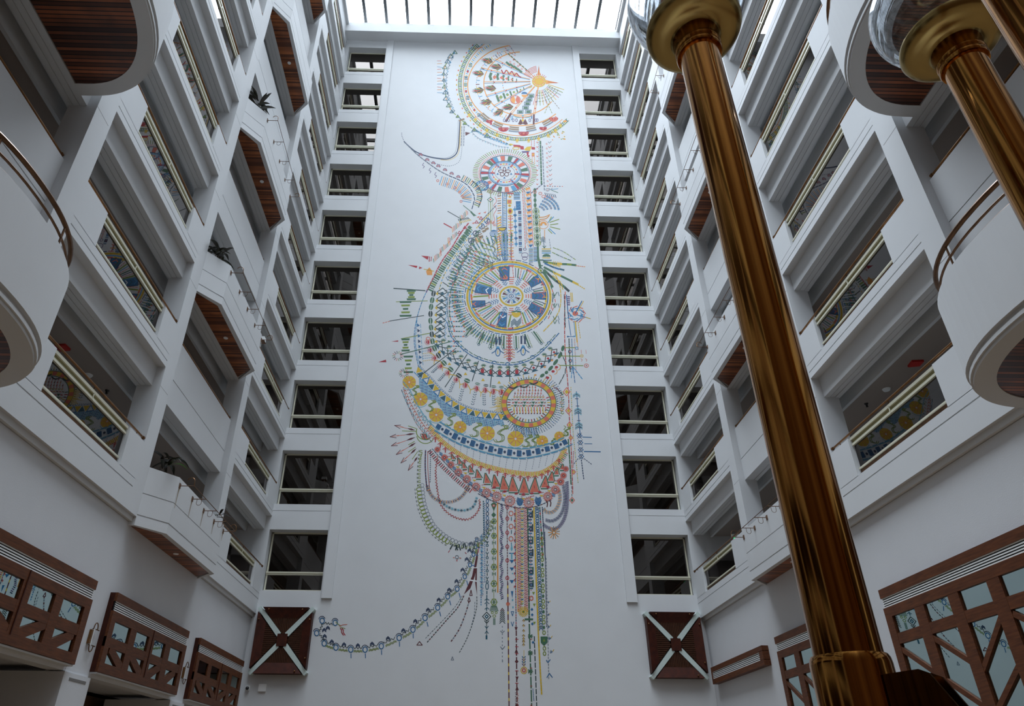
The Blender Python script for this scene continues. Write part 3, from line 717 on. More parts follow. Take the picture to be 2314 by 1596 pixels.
for p in (P1, P2):
    v = Vector((P3_[0]-p[0], P3_[1]-p[1], 0)); L = v.length; v.normalize(); n = Vector((-v.y, v.x, 0))
    for off in (-.028, .028):
        mb = MB()
        # curved bracket plate: flat top, then sweeping down towards the centre post
        top = [(.052, .135), (.10, .138), (.112, .132)]
        cur = [(.112+(L-.112-.04)*q, .132-.30*q**.62) for q in [i/14 for i in range(1, 15)]]
        low = [(L-.04, -.45), (.25, -.34), (.12, -.25), (.052, -.22)]
        poly = top+cur+low
        th = .004
        k = len(poly); base = len(mb.v)
        for sgn in (-1, 1):
            for a, z in poly:
                q = Vector((p[0], p[1], 0))+v*a+n*(off+sgn*th); mb.v.append((q.x, q.y, z))
        mb.f.append(tuple(base+i for i in range(k))[::-1]); mb.f.append(tuple(base+k+i for i in range(k))); mb.mi += [0, 0]
        for i in range(k):
            j = (i+1) % k; mb.f.append((base+i, base+j, base+k+j, base+k+i)); mb.mi.append(0)
        mb.build('bracket_plate', M['brass'], parent=t)
# ------------------------------------------------------------------ the painted mural on the end wall
PAL = dict(navy=(.012,.035,.09), blue=(.010,.115,.27), sky=(.06,.26,.45), teal=(.012,.085,.13), green=(.040,.125,.065), dark=(.013,.035,.035),
           lime=(.19,.26,.035), gold=(.58,.38,.02), orange=(.66,.27,.05), coral=(.56,.13,.08), red=(.36,.012,.025), maroon=(.09,.012,.018),
           purple=(.10,.07,.17), grey=(.17,.20,.24), brown=(.24,.16,.09), aqua=(.12,.36,.46), white=(.75,.77,.78))
PN = list(PAL)
MM = [principled('mural_paint_'+n, PAL[n], 0.7) for n in PN]
YM = D-.0007
def pw(x, y, lift=0.0):
    d = FWD*FPX + RGT*(x-CXP) - UPV*(y-CYP); t = (YM-lift)/d.y
    return (d.x*t, YM-lift, d.z*t)
mural = thing('mural', 'tall colourful folk-pattern mural painted on the white end wall', 'mural', (0.5, D, 3.0))
class Pen:
    def __init__(s): s.mb = MB(); s.T = lambda x, y: (x, y); s.S = 1.0; s.n = 0
    def crop(s, x0, y0, k): s.T = lambda x, y: (x0+x/k, y0+y/k); s.S = 1/k; return s
    def F(s, pts, col):
        s.mb.cur = PN.index(col); s.n += 1
        a = sum(pts[i][0]*pts[(i+1)%len(pts)][1]-pts[(i+1)%len(pts)][0]*pts[i][1] for i in range(len(pts)))
        if a > 0: pts = pts[::-1]
        s.mb.poly([pw(*s.T(*p), lift=s.n*2e-6) for p in pts])
    def L(s, pts, w, col, close=False):
        w *= 1.22
        if close: pts = list(pts)+[pts[0]]
        for (a, b), (c, d) in zip(pts, pts[1:]):
            l = math.hypot(c-a, d-b)
            if l < 1e-6: continue
            nx, ny = -(d-b)/l*w/2, (c-a)/l*w/2; ex, ey = (c-a)/l*w*.25, (d-b)/l*w*.25
            s.F([(a+nx-ex, b+ny-ey), (c+nx+ex, d+ny+ey), (c-nx+ex, d-ny+ey), (a-nx-ex, b-ny-ey)], col)
    def walk(s, pts, step, off=0.0):
        """points and unit tangents at even steps along a smooth path"""
        P = s.smooth(pts); out = []; acc = off
        for (a, b), (c, d) in zip(P, P[1:]):
            l = math.hypot(c-a, d-b)
            while acc <= l:
                q = acc/l if l else 0; out.append((a+(c-a)*q, b+(d-b)*q, (c-a)/l, (d-b)/l)); acc += step
            acc -= l
        return out
    def smooth(s, pts):
        if len(pts) < 3: return list(pts)
        P = [pts[0]]+list(pts)+[pts[-1]]; out = []
        for i in range(1, len(P)-2):
            p0, p1, p2, p3 = P[i-1], P[i], P[i+1], P[i+2]
            for j in range(8):
                t = j/8; out.append(tuple(.5*((2*p1[k])+(-p0[k]+p2[k])*t+(2*p0[k]-5*p1[k]+4*p2[k]-p3[k])*t*t+(-p0[k]+3*p1[k]-3*p2[k]+p3[k])*t**3) for k in (0, 1)))
        out.append(pts[-1]); return out
    def C(s, pts, w, col): s.L(s.smooth(pts), w, col)
    def dash(s, pts, w, cols, on, off, start=0.0):
        if isinstance(cols, str): cols = [cols]
        for i, (x, y, tx, ty) in enumerate(s.walk(pts, on+off, start)):
            s.L([(x, y), (x+tx*on, y+ty*on)], w, cols[i % len(cols)])
    def ticks(s, pts, step, a, b, w, cols, start=0.0, slant=0.0):
        """short strokes across the path from offset a to b"""
        if isinstance(cols, str): cols = [cols]
        for i, (x, y, tx, ty) in enumerate(s.walk(pts, step, start)):
            s.L([(x-ty*a, y+tx*a), (x-ty*b+tx*slant, y+tx*b+ty*slant)], w, cols[i % len(cols)])
    def ell(s, cx, cy, rx, ry, w, col, a0=0, a1=360, n=None):
        n = n or max(8, int(abs(a1-a0)/12)); s.L([(cx+rx*math.cos(math.radians(a0+(a1-a0)*i/n)), cy+ry*math.sin(math.radians(a0+(a1-a0)*i/n))) for i in range(n+1)], w, col)
    def arcpts(s, cx, cy, rx, ry, a0, a1, n=24): return [(cx+rx*math.cos(math.radians(a0+(a1-a0)*i/n)), cy+ry*math.sin(math.radians(a0+(a1-a0)*i/n))) for i in range(n+1)]
    def disc(s, cx, cy, rx, ry, col, n=14): s.F([(cx+rx*math.cos(2*math.pi*i/n), cy+ry*math.sin(2*math.pi*i/n)) for i in range(n)], col)
    def sect(s, cx, cy, rx, ry, r0, r1, a0, a1, col, n=3):
        o = s.arcpts(cx, cy, rx*r1, ry*r1, a0, a1, n); i = s.arcpts(cx, cy, rx*r0, ry*r0, a0, a1, n); s.F(o+i[::-1], col)
    def rad(s, cx, cy, rx, ry, r0, r1, a, w, col):
        c, q = math.cos(math.radians(a)), math.sin(math.radians(a)); s.L([(cx+rx*r0*c, cy+ry*r0*q), (cx+rx*r1*c, cy+ry*r1*q)], w, col)
    def dia(s, x, y, a, b, col, w=0):
        p = [(x, y-b), (x+a, y), (x, y+b), (x-a, y)]
        s.L(p, w, col, True) if w else s.F(p, col)
    def tri(s, x, y, a, b, col, w=0):
        p = [(x, y-b), (x+a, y+b), (x-a, y+b)]
        s.L(p, w, col, True) if w else s.F(p, col)
    def leaf(s, x, y, L, ang, cols, spread=70, n=7, w=7):
        for i in range(n):
            a = math.radians(ang-spread/2+spread*i/(n-1)); l = L*(.75+.25*math.cos((i-(n-1)/2)*.7))
            c, q = math.cos(a), math.sin(a); m = .62*l
            s.F([(x, y), (x+c*m-q*w/2, y+q*m*.85+c*w/2), (x+c*l, y+q*l*.85), (x+c*m+q*w/2, y+q*m*.85-c*w/2)], cols[i % len(cols)])
    def done(s, name): s.mb.build(name, MM, parent=mural)
A_, B_, C_, D_ = (840, 80, 3.989), (840, 440, 3.989), (840, 800, 3.989), (700, 1100, 3.217)
rnd = random.Random(4)
# --- the fan with the little sun
p = Pen().crop(*A_)
SX, SY = 1508, 415
arcs = [(1345, 435, 335, 285, 268, 35, 7, 'orange'), (1330, 450, 465, 365, 258, 45, 7, 'orange'), (1340, 440, 515, 465, 238, 43, 5, 'orange')]
for cx, cy, rx, ry, a0, a1, w, c in arcs: p.ell(cx, cy, rx, ry, w, c, a0, a1, 50)
for rr, w, c in ((0, 5, 'lime'), (26, 5, 'lime')): p.ell(1345, 440, 538+rr, 484+rr*.95, w, c, 225, 40, 60)
p.ticks(p.arcpts(1345, 440, 551, 496, 225, 40, 60), 15, -13, 13, 6, ['green', 'teal', 'lime'])
p.ticks(p.arcpts(1345, 440, 500, 425, 236, 110, 40), 17, -8, 8, 5, ['sky', 'gold'])
p.dash(p.arcpts(1345, 440, 580, 530, 222, 120, 40), 8, ['coral', 'gold'], 10, 34)
p.dash(p.arcpts(1345, 440, 575, 520, 236, 215, 12), 6, 'sky', 22, 9); p.dash(p.arcpts(1345, 440, 540, 470, 245, 225, 12), 6, 'sky', 18, 9)
for x, y in ((878, 715), (935, 757), (978, 806), (1040, 855), (1130, 895), (1225, 930), (1310, 945), (1415, 945), (1505, 930), (1590, 900), (1655, 855), (1700, 810)):
    p.disc(x, y, 15, 11, 'gold', 8); p.L([(x-10, y+16), (x+10, y+16)], 6, 'gold'); p.L([(x, y-16), (x, y-24)], 5, 'red')
p.disc(1742, 774, 18, 10, 'orange', 8)
for i, a in enumerate([170, 158, 146, 134]):       # glyph groups on the left of the band
    pass
for i in range(11):
    a = 205-i*8.3; cx, cy = 1335+490*math.cos(math.radians(a)), 445+415*math.sin(math.radians(a))
    if i % 3 == 1: p.disc(cx, cy, 10, 12, 'red', 8)
    else:
        for j in (-12, 0, 12): p.L([(cx-14, cy+j), (cx+14, cy+j)], 5, ['green', 'brown', 'dark'][i % 3])
for a0, a1 in ((139, 128), (121, 110), (102, 91), (83, 72), (63, 52)):
    for r in (.86, .90, .94): p.sect(1335, 445, 515, 450, r-.012, r+.016, a0, a1, ['brown', 'grey', 'brown'][int(r*100) % 3], 4)
for x, y, r in ((1060, 775, 25), (1188, 842, 42), (1370, 880, 42), (1545, 838, 30), (1640, 752, 36)):
    for q in (1, .68, .38): p.ell(x, y-4, r*q, r*.62*q, 8, 'red', 0, 180, 8)
    p.L([(x-r, y-8), (x+r, y-8)], 6, 'red'); p.disc(x, y+4, r*.25, r*.2, 'coral', 8)
for r in (30, 20): p.ell(1640, 752, r, r*.8, 6, 'coral', -60, 200, 10)
ends = [(1228, 178, 'green', 0), (1105, 215, 'sky', 1), (985, 298, 'sky', 1), (1015, 425, 'grey', 1), (1030, 548, 'sky', 1), (1100, 640, 'sky', 1), (1255, 705, 'orange', 1), (1465, 712, 'orange', 1)]
for x, y, c, dbl in ends:
    dx, dy = x-SX, y-SY; l = math.hypot(dx, dy); nx, ny = -dy/l*7, dx/l*7
    p.L([(SX+dx*.16+nx*.4, SY+dy*.16+ny*.4), (x+nx, y+ny)], 4.5, 'orange')
    if dbl: p.L([(SX+dx*.16-nx*.4, SY+dy*.16-ny*.4), (x-nx, y-ny)], 4.5, c)
    else: p.dash([(SX+dx*.3, SY+dy*.3-10), (x+10, y-6)], 7, 'green', 22, 12)
    for q in (.42, .62, .82): p.disc(SX+dx*q, SY+dy*q, 7, 6, 'red', 6)
p.L([(1255, 705), (1210, 775)], 15, 'maroon'); p.L([(1462, 715), (1460, 800)], 13, 'maroon'); p.L([(1278, 712), (1262, 760)], 6, 'sky'); p.L([(1442, 725), (1442, 750)], 8, 'blue')
for x, y, a in ((1085, 240, 195), (1005, 350, 190), (1005, 490, 172), (1075, 595, 168), (1178, 670, 145), (1270, 640, 170), (1115, 480, 185), (1165, 290, 190)): p.leaf(x+8, y, 118, a, ['green', 'lime', 'coral', 'dark', 'green', 'red', 'brown'], 76, 11, 13)
for i, (x, y) in enumerate(((1080, 370), (1143, 372), (1193, 382), (1238, 388), (1275, 398), (1310, 402))):
    s_ = 1-.13*i; p.L([(x-4, y-28*s_), (x-14*s_, y), (x-4, y+28*s_)], 20*s_, 'green')
for i, (x, y) in enumerate(((1108, 376), (1170, 381), (1216, 390), (1262, 397))): p.dia(x, y, 20-3*i, 19-3*i, 'coral')
p.C([(1170, 312), (1190, 345), (1215, 315), (1240, 350), (1262, 325), (1285, 358), (1305, 342), (1325, 365), (1345, 378)], 8, 'red')
p.C([(1215, 318), (1240, 335), (1262, 345), (1290, 340), (1310, 362)], 5, 'orange')
for i in range(9):
    q = i/8; x, y = 1135+(1370-1135)*q, 568-(568-478)*q; s_ = 1-.6*q
    if i % 2: p.dia(x, y, 20*s_, 20*s_, 'lime')
    else: p.L([(x-8*s_, y-24*s_), (x+10*s_, y+24*s_)], 17*s_, 'green')
p.ell(1295, 580, 44, 36, 5, 'coral'); p.sect(1295, 580, 40, 32, .1, 1, 100, 250, 'orange', 6); p.sect(1295, 580, 40, 32, .1, 1, -70, 70, 'coral', 6)
p.sect(1378, 536, 28, 22, 0.05, 1, 0, 180, 'orange', 6); p.sect(1376, 528, 28, 20, 0.05, 1, 180, 360, 'blue', 6)
for x, y in ((1340, 690), (1412, 688), (1388, 652), (1404, 615), (1420, 580), (1437, 545)):
    p.L([(x-26, y-15), (x+26, y-15), (x+24, y+13), (x-28, y+13)], 4, 'teal', True); p.L([(x-14, y), (x+14, y)], 15, 'green')
for x, y, a in ((1230, 262, 0), (1265, 280, 0), (1300, 300, 0), (1335, 325, 0)): p.L([(x-16, y-20), (x+16, y+6)], 15, 'green'); p.dia(x+18, y-22, 9, 9, 'coral', 3)
p.F([(1318, 800), (1342, 752), (1362, 790), (1384, 752), (1408, 800), (1385, 806), (1362, 796), (1340, 806)], 'maroon'); p.dia(1362, 765, 12, 18, 'gold'); p.tri(1362, 740, 9, 8, 'red')
p.ell(1325, 720, 42, 20, 7, 'aqua', 0, 180, 8); p.ell(1398, 720, 40, 20, 7, 'aqua', 0, 180, 8); p.ell(1362, 712, 85, 24, 6, 'orange', 10, 170, 10)
for x in (1195, 1235, 1275, 1305, 1425, 1480, 1492): p.ell(x, 765, 9, 14, 4, 'purple', 0, 360, 8)
for cx, cy, rx, ry, a0, a1, n_, c in ((1342, 442, 400, 322, 255, 100, 34, ['sky', 'coral', 'gold']), (1345, 435, 250, 215, 235, 110, 26, ['grey', 'lime', 'coral']), (1345, 435, 165, 140, 225, 120, 20, ['sky', 'orange'])):
    p.dash(p.arcpts(cx, cy, rx, ry, a0, a1, n_), 4.5, c, 9, 12)
for i in range(22): p.rad(1342, 442, 465, 365, .80, .86, 250-i*7, 5, ['orange', 'sky', 'maroon', 'gold'][i % 4])
p.disc(SX, SY, 34, 28, 'gold', 18); p.ell(SX, SY, 34, 28, 6, 'orange'); p.ell(SX, SY, 58, 47, 7, 'gold')
for i in range(18): p.rad(SX, SY, 1, .82, 36, 56, i*20, 9, 'orange' if i % 2 else 'gold')
for i in range(6): p.disc(SX+16*math.cos(i*1.05), SY+12*math.sin(i*1.05), 5, 4, 'orange', 6)
p.F([(1490, 360), (1498, 330), (1506, 268), (1514, 330), (1524, 360)], 'orange'); p.L([(1506, 350), (1506, 290)], 4, 'red')
p.F([(1570, 402), (1610, 412), (1690, 428), (1610, 432), (1570, 440)], 'orange'); p.L([(1590, 420), (1670, 428)], 4, 'red')
p.F([(1440, 470), (1400, 480), (1452, 450)], 'gold')
for i in range(9): p.rad(SX, SY, 1, .85, 62, 82, -150+i*14, 4, 'coral')
for i in range(5): p.ell(SX, SY, 100+i*12, 90+i*12, 4, 'coral', -155, -100, 6)
for i in range(12): p.rad(SX, SY, 1, .9, 90, 240, 20+i*7.5, 4, ['gold', 'lime', 'grey', 'coral'][i % 4])
for r in (110, 135, 160, 190): p.dash(p.arcpts(SX, SY, r, r*.95, 25, 95, 12), 5, ['brown', 'lime', 'grey'], 16, 12)
p.dash([(1560, 700), (1600, 600)], 4, 'lime', 14, 12); p.dash([(1625, 700), (1560, 560)], 4, 'lime', 14, 12); p.dash([(1690, 660), (1610, 560)], 4, 'brown', 14, 12)
for i in range(26): p.dash([(rnd.uniform(1600, 1755), rnd.uniform(865, 950)), (0, 0)], 6, ['gold', 'orange', 'lime'][i % 3], 8, 9999)
# chain of triangles left of the fan
ch = [(750, 150), (710, 185), (685, 230), (660, 285), (648, 345), (650, 400), (655, 460), (665, 510), (670, 565), (695, 628), (722, 685), (775, 728), (840, 790), (925, 848), (1040, 900), (1150, 940), (1240, 985)]
p.C(ch[:11], 4, 'green'); p.dash(p.smooth(ch), 6, ['teal', 'lime', 'orange'], 18, 14)
for i, (x, y) in enumerate(ch[:15]):
    s_ = 1+.25*math.sin(i); p.tri(x, y, 21*s_, 15*s_, 'teal' if i % 3 else 'green', 5)
    if i > 10: p.tri(x, y, 14, 10, 'lime')
for i in range(20):
    t_ = i/19; x = 735-70*math.sin(t_*math.pi); y = 160+t_*520; p.L([(x, y-12), (x+14, y), (x, y+12)], 4, ['sky', 'teal', 'grey'][i % 3])
for i in range(12): y = 230+i*26; p.L([(590, y), (625+8*(i % 3), y+rnd.uniform(-8, 8))], 3, ['coral', 'orange', 'sky'][i % 3])
for pts in ([(1200, 110), (1240, 150), (1300, 185)], [(1130, 150), (1160, 200)], [(1240, 90), (1290, 160)]): p.dash(pts, 4, ['coral', 'purple'], 18, 8)
p.C([(930, 120), (1000, 110)], 4, 'coral')
p.done('fan_with_sun')
# --- the thin looping tail
p = Pen().crop(*A_)
tl = [(795, 770), (788, 900), (780, 1010), (755, 1075), (690, 1112), (610, 1112), (500, 1090), (400, 1050), (330, 995), (295, 960)]
p.C([(x+6, y) for x, y in tl[:4]], 4, 'gold'); p.C([(x-14, y-8) for x, y in tl[:8]], 2.5, 'grey'); p.dash(tl, 8, 'navy', 12, 5); p.C([(x+12, y+10) for x, y in tl[:6]], 3, 'gold')
p.dash([(832, 770), (815, 980), (800, 1110), (760, 1160), (690, 1178), (610, 1165), (520, 1140)], 5, 'grey', 6, 12)
p.dash([(270, 880), (272, 905), (285, 940), (300, 975)], 5, 'navy', 4, 11)
for x in (812, 835): p.dash([(x, 820), (x-6, 980)], 4, 'navy', 20, 6)
p.F([(843, 870), (890, 880), (845, 905)], 'maroon'); p.L([(790, 768), (832, 755)], 13, 'brown')
for pts in ([(900, 870), (960, 925), (1050, 965), (1150, 1000), (1240, 1010)], [(940, 850), (1040, 915), (1150, 950), (1240, 985)]):
    p.dash(pts, 4, 'grey', 20, 7); p.ticks(pts, 26, -2, 12, 4, ['aqua', 'grey'])
for i, (x, y, _, _) in enumerate(p.walk([(930, 850), (1030, 905), (1140, 950), (1230, 985)], 22)): p.tri(x, y, 7, 8, 'sky', 4)
lo = [(295, 962), (400, 1065), (500, 1145), (600, 1215), (690, 1262), (790, 1305), (860, 1350), (905, 1410), (925, 1470), (910, 1540)]
p.dash(lo, 7, 'navy', 30, 9); p.C(lo[:5], 3, 'grey')
for i, (x, y) in enumerate(((440, 1085), (500, 1130), (555, 1160), (600, 1188), (660, 1222), (720, 1255), (780, 1285))):
    for r in (12, 20, 27): p.ell(x, y+4, r*.7, r, 4, ['purple', 'brown', 'coral'][int(r) % 3], 200, 350, 6)
for x, y in ((470, 1150), (530, 1195), (580, 1235)): p.C([(x, y), (x-12, y+20), (x+4, y+32), (x-8, y+48)], 4, 'purple')
a2 = [(905, 1312), (950, 1350), (985, 1410), (990, 1470), (962, 1550)]
p.C(a2, 8, 'navy'); p.ticks([(820, 1285), (890, 1325), (950, 1380), (972, 1450), (945, 1535)], 17, -26, 22, 6, ['green', 'orange', 'dark', 'lime'])
p.ticks([(640, 1258), (790, 1312), (880, 1385), (912, 1450), (905, 1510)], 17, 12, 95, 5, ['sky', 'orange', 'grey'])
for x, y in ((595, 1310), (680, 1340), (750, 1372), (793, 1412), (815, 1450), (805, 1497)): p.ell(x, y, 11, 10, 4, 'coral', 0, 360, 8)
p.done('looping_tail')
# --- the upper wheel
p = Pen().crop(*A_)
WX, WY = 1200, 1250
for i in range(84):
    a = i*360/84; p.rad(WX, WY-12, 1, .74, 246, 288, a, 5, 'lime' if i % 3 else 'brown'); p.rad(WX, WY-8, 1, .75, 226, 238, a, 5, 'coral')
p.ell(WX, WY, 220, 168, 5, 'navy', n=40)
seq = ['coral', 'white', 'sky', 'white', 'green', 'white', 'sky', 'coral']
for i in range(36):
    c = ['sky', 'white', 'coral', 'white', 'green', 'white'][i % 6]
    if c != 'white': p.sect(WX, WY, 220, 168, .70, .97, i*10-1.5, i*10+9.5, c)
    else: p.rad(WX, WY, 220, 168, .7, .97, i*10, 2.5, 'grey')
for a in (3, 55, 122, 183, 235, 303):
    c, q = math.cos(math.radians(a)), math.sin(math.radians(a)); nx, ny = -q*11, c*11
    p.F([(WX+90*c+nx*.6, WY-5+66*q+ny*.6), (WX+216*c+nx, WY-2+163*q+ny), (WX+216*c-nx, WY-2+163*q-ny), (WX+90*c-nx*.6, WY-5+66*q-ny*.6)], 'red')
p.ell(WX, WY-5, 150, 112, 4, 'navy', n=30); p.ell(WX, WY-5, 130, 96, 3, 'sky', n=30); p.dash(p.arcpts(WX, WY-5, 140, 104, 0, 360, 40), 8, 'sky', 6, 8)
p.dash(p.arcpts(WX, WY-8, 112, 82, 0, 360, 30), 9, ['coral', 'gold', 'coral', 'sky'], 14, 12); p.ell(WX, WY-10, 90, 66, 3, 'grey', n=24)
for i in range(5):
    a = math.radians(-90+72*i); c, q = math.cos(a), math.sin(a)*.75
    p.ell(WX-4+34*c, WY-18+34*q, 11+12*abs(c), 9+14*abs(q), 5, 'maroon', 0, 360, 10)
    a += .63; p.tri(WX-4+64*math.cos(a), WY-18+50*math.sin(a), 12, 9, 'blue')
p.ell(995, 1355, 58, 43, 7, 'blue', n=20); p.ell(995, 1355, 40, 30, 4, 'sky', n=16); p.ell(995, 1355, 20, 15, 5, 'grey', n=10)
for i in range(12): p.rad(995, 1355, 1, .75, 42, 54, i*30, 8, 'sky' if i % 2 else 'blue')
for q in ([(1275, 985), (1340, 990), (1345, 1012), (1280, 1005)], [(1338, 995), (1370, 1000), (1372, 1030), (1340, 1028)], [(1440, 1005), (1472, 1008), (1472, 1030), (1440, 1028)]): p.F(q, 'red')
p.F([(1372, 1030), (1400, 1005), (1440, 1000), (1428, 1040), (1392, 1038)], 'gold'); p.F([(1350, 1045), (1430, 1040), (1400, 1058), (1360, 1060)], 'purple')
p.F([(1395, 1055), (1418, 1050), (1412, 1078), (1425, 1085), (1410, 1105), (1400, 1080)], 'red'); p.ell(1300, 1018, 30, 12, 5, 'gold', n=10); p.L([(1245, 980), (1270, 985)], 9, 'gold')
p.F([(1442, 1058), (1468, 1058), (1468, 1092), (1442, 1092)], 'coral'); p.dia(1455, 1075, 9, 12, 'gold'); p.dash([(1448, 1095), (1446, 1150)], 4, 'orange', 12, 5); p.dash([(1466, 1095), (1470, 1160)], 4, 'orange', 12, 5)
p.dash([(1520, 955), (1530, 1330)], 12, 'green', 26, 10); p.dash([(1538, 1000), (1556, 1390)], 5, 'navy', 20, 9); p.dash([(1502, 960), (1508, 1200)], 4, 'grey', 10, 8)
for i in range(11):
    y = 960+i*42; p.L([(1485, y), (1492, y+10), (1500, y)], 4, 'coral'); p.L([(1590+i, y), (1602+i, y+12), (1618+i, y-4)], 4, ['grey', 'coral'][i % 2]); p.ell(1578+i, y+18, 7, 6, 3, 'coral', 0, 300, 6)
p.dash([(1465, 940), (1465, 1000)], 5, 'coral', 8, 8); p.dash([(1440, 950), (1440, 1000)], 5, 'coral', 8, 8)
p.dash([(1540, 1340), (1440, 1420)], 5, 'navy', 20, 8); p.dash([(1560, 1360), (1730, 1362)], 5, ['navy', 'coral'], 8, 14); p.ell(1585, 1392, 16, 12, 4, 'grey', n=10); p.L([(1620, 1390), (1680, 1382)], 4, 'sky'); p.L([(1620, 1395), (1680, 1418)], 4, 'green')
for i in range(6): p.L([(1560+18*i, 1420+3*i), (1572+18*i, 1448+3*i)], 5, 'navy')
for x, y in ((1520, 1425), (1548, 1452), (1576, 1458), (1620, 1470), (1470, 1412)): p.ell(x, y, 15, 12, 4, 'coral', n=8)
for j, rr in enumerate((55, 85, 118, 150, 178)):
    pts = p.arcpts(1500, 1590, rr*1.05, rr*.85, -78+j*3, -18+j*3, 8)
    p.C([(x, y) for x, y in pts], 4, ['orange', 'sky', 'orange', 'sky', 'sky'][j]); p.ticks(pts, 9, -8, 8, 5, ['blue', 'sky', 'grey'])
p.done('upper_wheel')
# --- the banded column
p = Pen().crop(*B_)
p.L([(1070, -45), (1076, 340)], 5, 'lime'); p.dia(1070, 45, 32, 26, 'green'); p.dia(1070, 45, 22, 17, 'white'); p.disc(1070, 45, 10, 8, 'coral')
for i in range(4): p.L([(1040, -25-9*i), (1070, -8-9*i), (1100, -25-9*i)], 4, 'brown')
p.dash([(1052, 60), (1056, 230)], 4, 'lime', 5, 6); p.dash([(1090, 60), (1092, 230)], 4, 'lime', 5, 6)
for i in range(9): p.L([(1135, -8+22*i), (1165, -12+22*i)], 6, ['brown', 'maroon', 'orange'][i % 3])
p.C([(1110, 20), (1125, 60), (1100, 100), (1125, 130), (1100, 180), (1110, 230), (1090, 260)], 4, 'coral')
for x in (1128, 1166): p.L([(x, 190), (x+4, 560)], 5, 'blue')
for i in range(15): y = 200+24*i; p.L([(1133, y+16), (1165, y)], 10, 'orange' if i % 3 else 'gold')
for x in (1180, 1215): p.L([(x, -15), (x+2, 600)], 5, 'blue')
for i in range(40): y = -10+15*i; p.L([(1186, y+5), (1209, y)], 5, ['teal', 'sky', 'grey', 'blue'][i % 4])
for x in (1197, 1206): p.dash([(x, 300), (x, 600)], 5, 'blue', 22, 6)
p.disc(1100, 350, 38, 32, 'blue', 16)
for j in (-16, -5, 6, 17): p.L([(1066, 350+j), (1134, 350+j)], 4, 'white')
p.sect(1175, 300, 34, 26, .05, 1, 0, 180, 'gold', 8); p.ell(1175, 300, 36, 27, 5, 'navy', 0, 180, 8); p.L([(1138, 298), (1212, 298)], 5, 'navy')
p.F([(1220, 45), (1262, 45), (1262, 85), (1220, 85)], 'gold'); p.F([(1227, 50), (1256, 50), (1256, 78), (1227, 78)], 'coral'); p.dia(1243, 100, 18, 14, 'gold'); p.disc(1243, 100, 6, 5, 'red', 6)
p.dia(1246, 20, 16, 12, 'gold'); p.disc(1246, 20, 7, 6, 'coral', 6); p.dash([(1225, -10), (1270, -10)], 9, 'red', 8, 6)
p.disc(1248, 150, 24, 28, 'gold', 12); p.disc(1248, 150, 14, 18, 'coral', 10); p.dia(1248, 148, 7, 10, 'red')
p.L([(1250, 185), (1260, 590)], 6, 'red')
for i in range(15):
    y = 195+26*i; x = 1250+i*.6
    if i % 3 == 0: p.dia(x, y, 20, 11, 'orange', 5)
    elif i % 3 == 1: p.L([(x-20, y-8), (x, y+5), (x+20, y-8)], 6, 'coral')
    else: p.L([(x-22, y), (x+22, y)], 7, 'gold' if i < 6 else 'orange')
for i in range(7):
    y = 130+52*i; x = 1290+2*i; p.L([(x, y-24), (x, y+26)], 5, 'blue'); p.F([(x-18, y+4), (x-6, y-10), (x, y+6), (x+6, y-10), (x+18, y+4), (x+6, y+14), (x, y+22), (x-6, y+14)], 'blue' if i % 2 else 'sky')
p.F([(1298, 60), (1342, 58), (1344, 138), (1302, 140)], 'blue'); p.C([(1305, 85), (1318, 95), (1330, 82), (1342, 95)], 4, 'sky'); p.C([(1305, 110), (1318, 120), (1330, 107), (1342, 118)], 4, 'sky')
for i in range(8): y = -20+9*i; p.L([(1282, y), (1335, y)], 5, ['blue', 'sky', 'teal'][i % 3])
for i in range(7): y = 160+56*i; x = 1334+i; p.F([(x-14, y-14), (x+14, y-14), (x+14, y+14), (x-14, y+14)], 'navy' if i % 2 == 0 else 'blue'); p.L([(x-12, y+22), (x+14, y+22)], 4, 'sky'); p.L([(x-12, y+30), (x+14, y+30)], 4, 'teal'); p.disc(x, y, 4, 4, 'coral', 6)
p.dash([(1358, -60), (1385, 470)], 5, 'coral', 18, 8); p.ticks([(1372, -60), (1398, 440)], 11, -6, 6, 4, ['coral', 'grey'])
for y, r in ((492, 14), (545, 30), (575, 22)): p.ell(1380, y, r, r*.75, 4, 'purple', n=12)
for i in range(10):
    y = -55+53*i; x = 1386+2.6*i
    p.F([(x, y), (x+36, y-12), (x+50, y+10), (x+10, y+24)], 'orange'); p.L([(x+14, y+16), (x+48, y+4)], 3, 'white'); p.F([(x+4, y+30), (x+48, y+26), (x+22, y+56)], 'blue'); p.L([(x-6, y+26), (x+8, y+50)], 4, 'orange')
p.L([(1432, -40), (1456, 470)], 4, 'coral')
for i, y in enumerate((-40, 5, 50, 95)): p.disc(1470+i, y, 14, 20, 'green', 8); p.L([(1466+i, y+22), (1478+i, y+22)], 4, 'green')
for i, y in enumerate((145, 200, 255, 318, 380, 440)):
    x = 1480+3*i; p.disc(x, y, 15, 23, 'green', 12); p.ell(x, y, 25, 27, 4, 'lime', n=14); p.L([(x-4, y-8), (x+4, y-8)], 4, 'white'); p.L([(x-4, y+3), (x+4, y+3)], 4, 'maroon')
p.dash([(1452, 140), (1468, 420)], 4, 'lime', 30, 10); p.dash([(1508, 140), (1522, 420)], 4, 'lime', 30, 10)
p.L([(1497, 470), (1500, 560)], 14, 'green'); p.L([(1498, 560), (1520, 660)], 18, 'green'); p.L([(1480, 590), (1545, 590)], 9, 'green'); p.L([(1505, 640), (1540, 640)], 8, 'green'); p.ell(1523, 685, 24, 22, 6, 'green', n=12); p.disc(1523, 685, 12, 12, 'lime', 8)
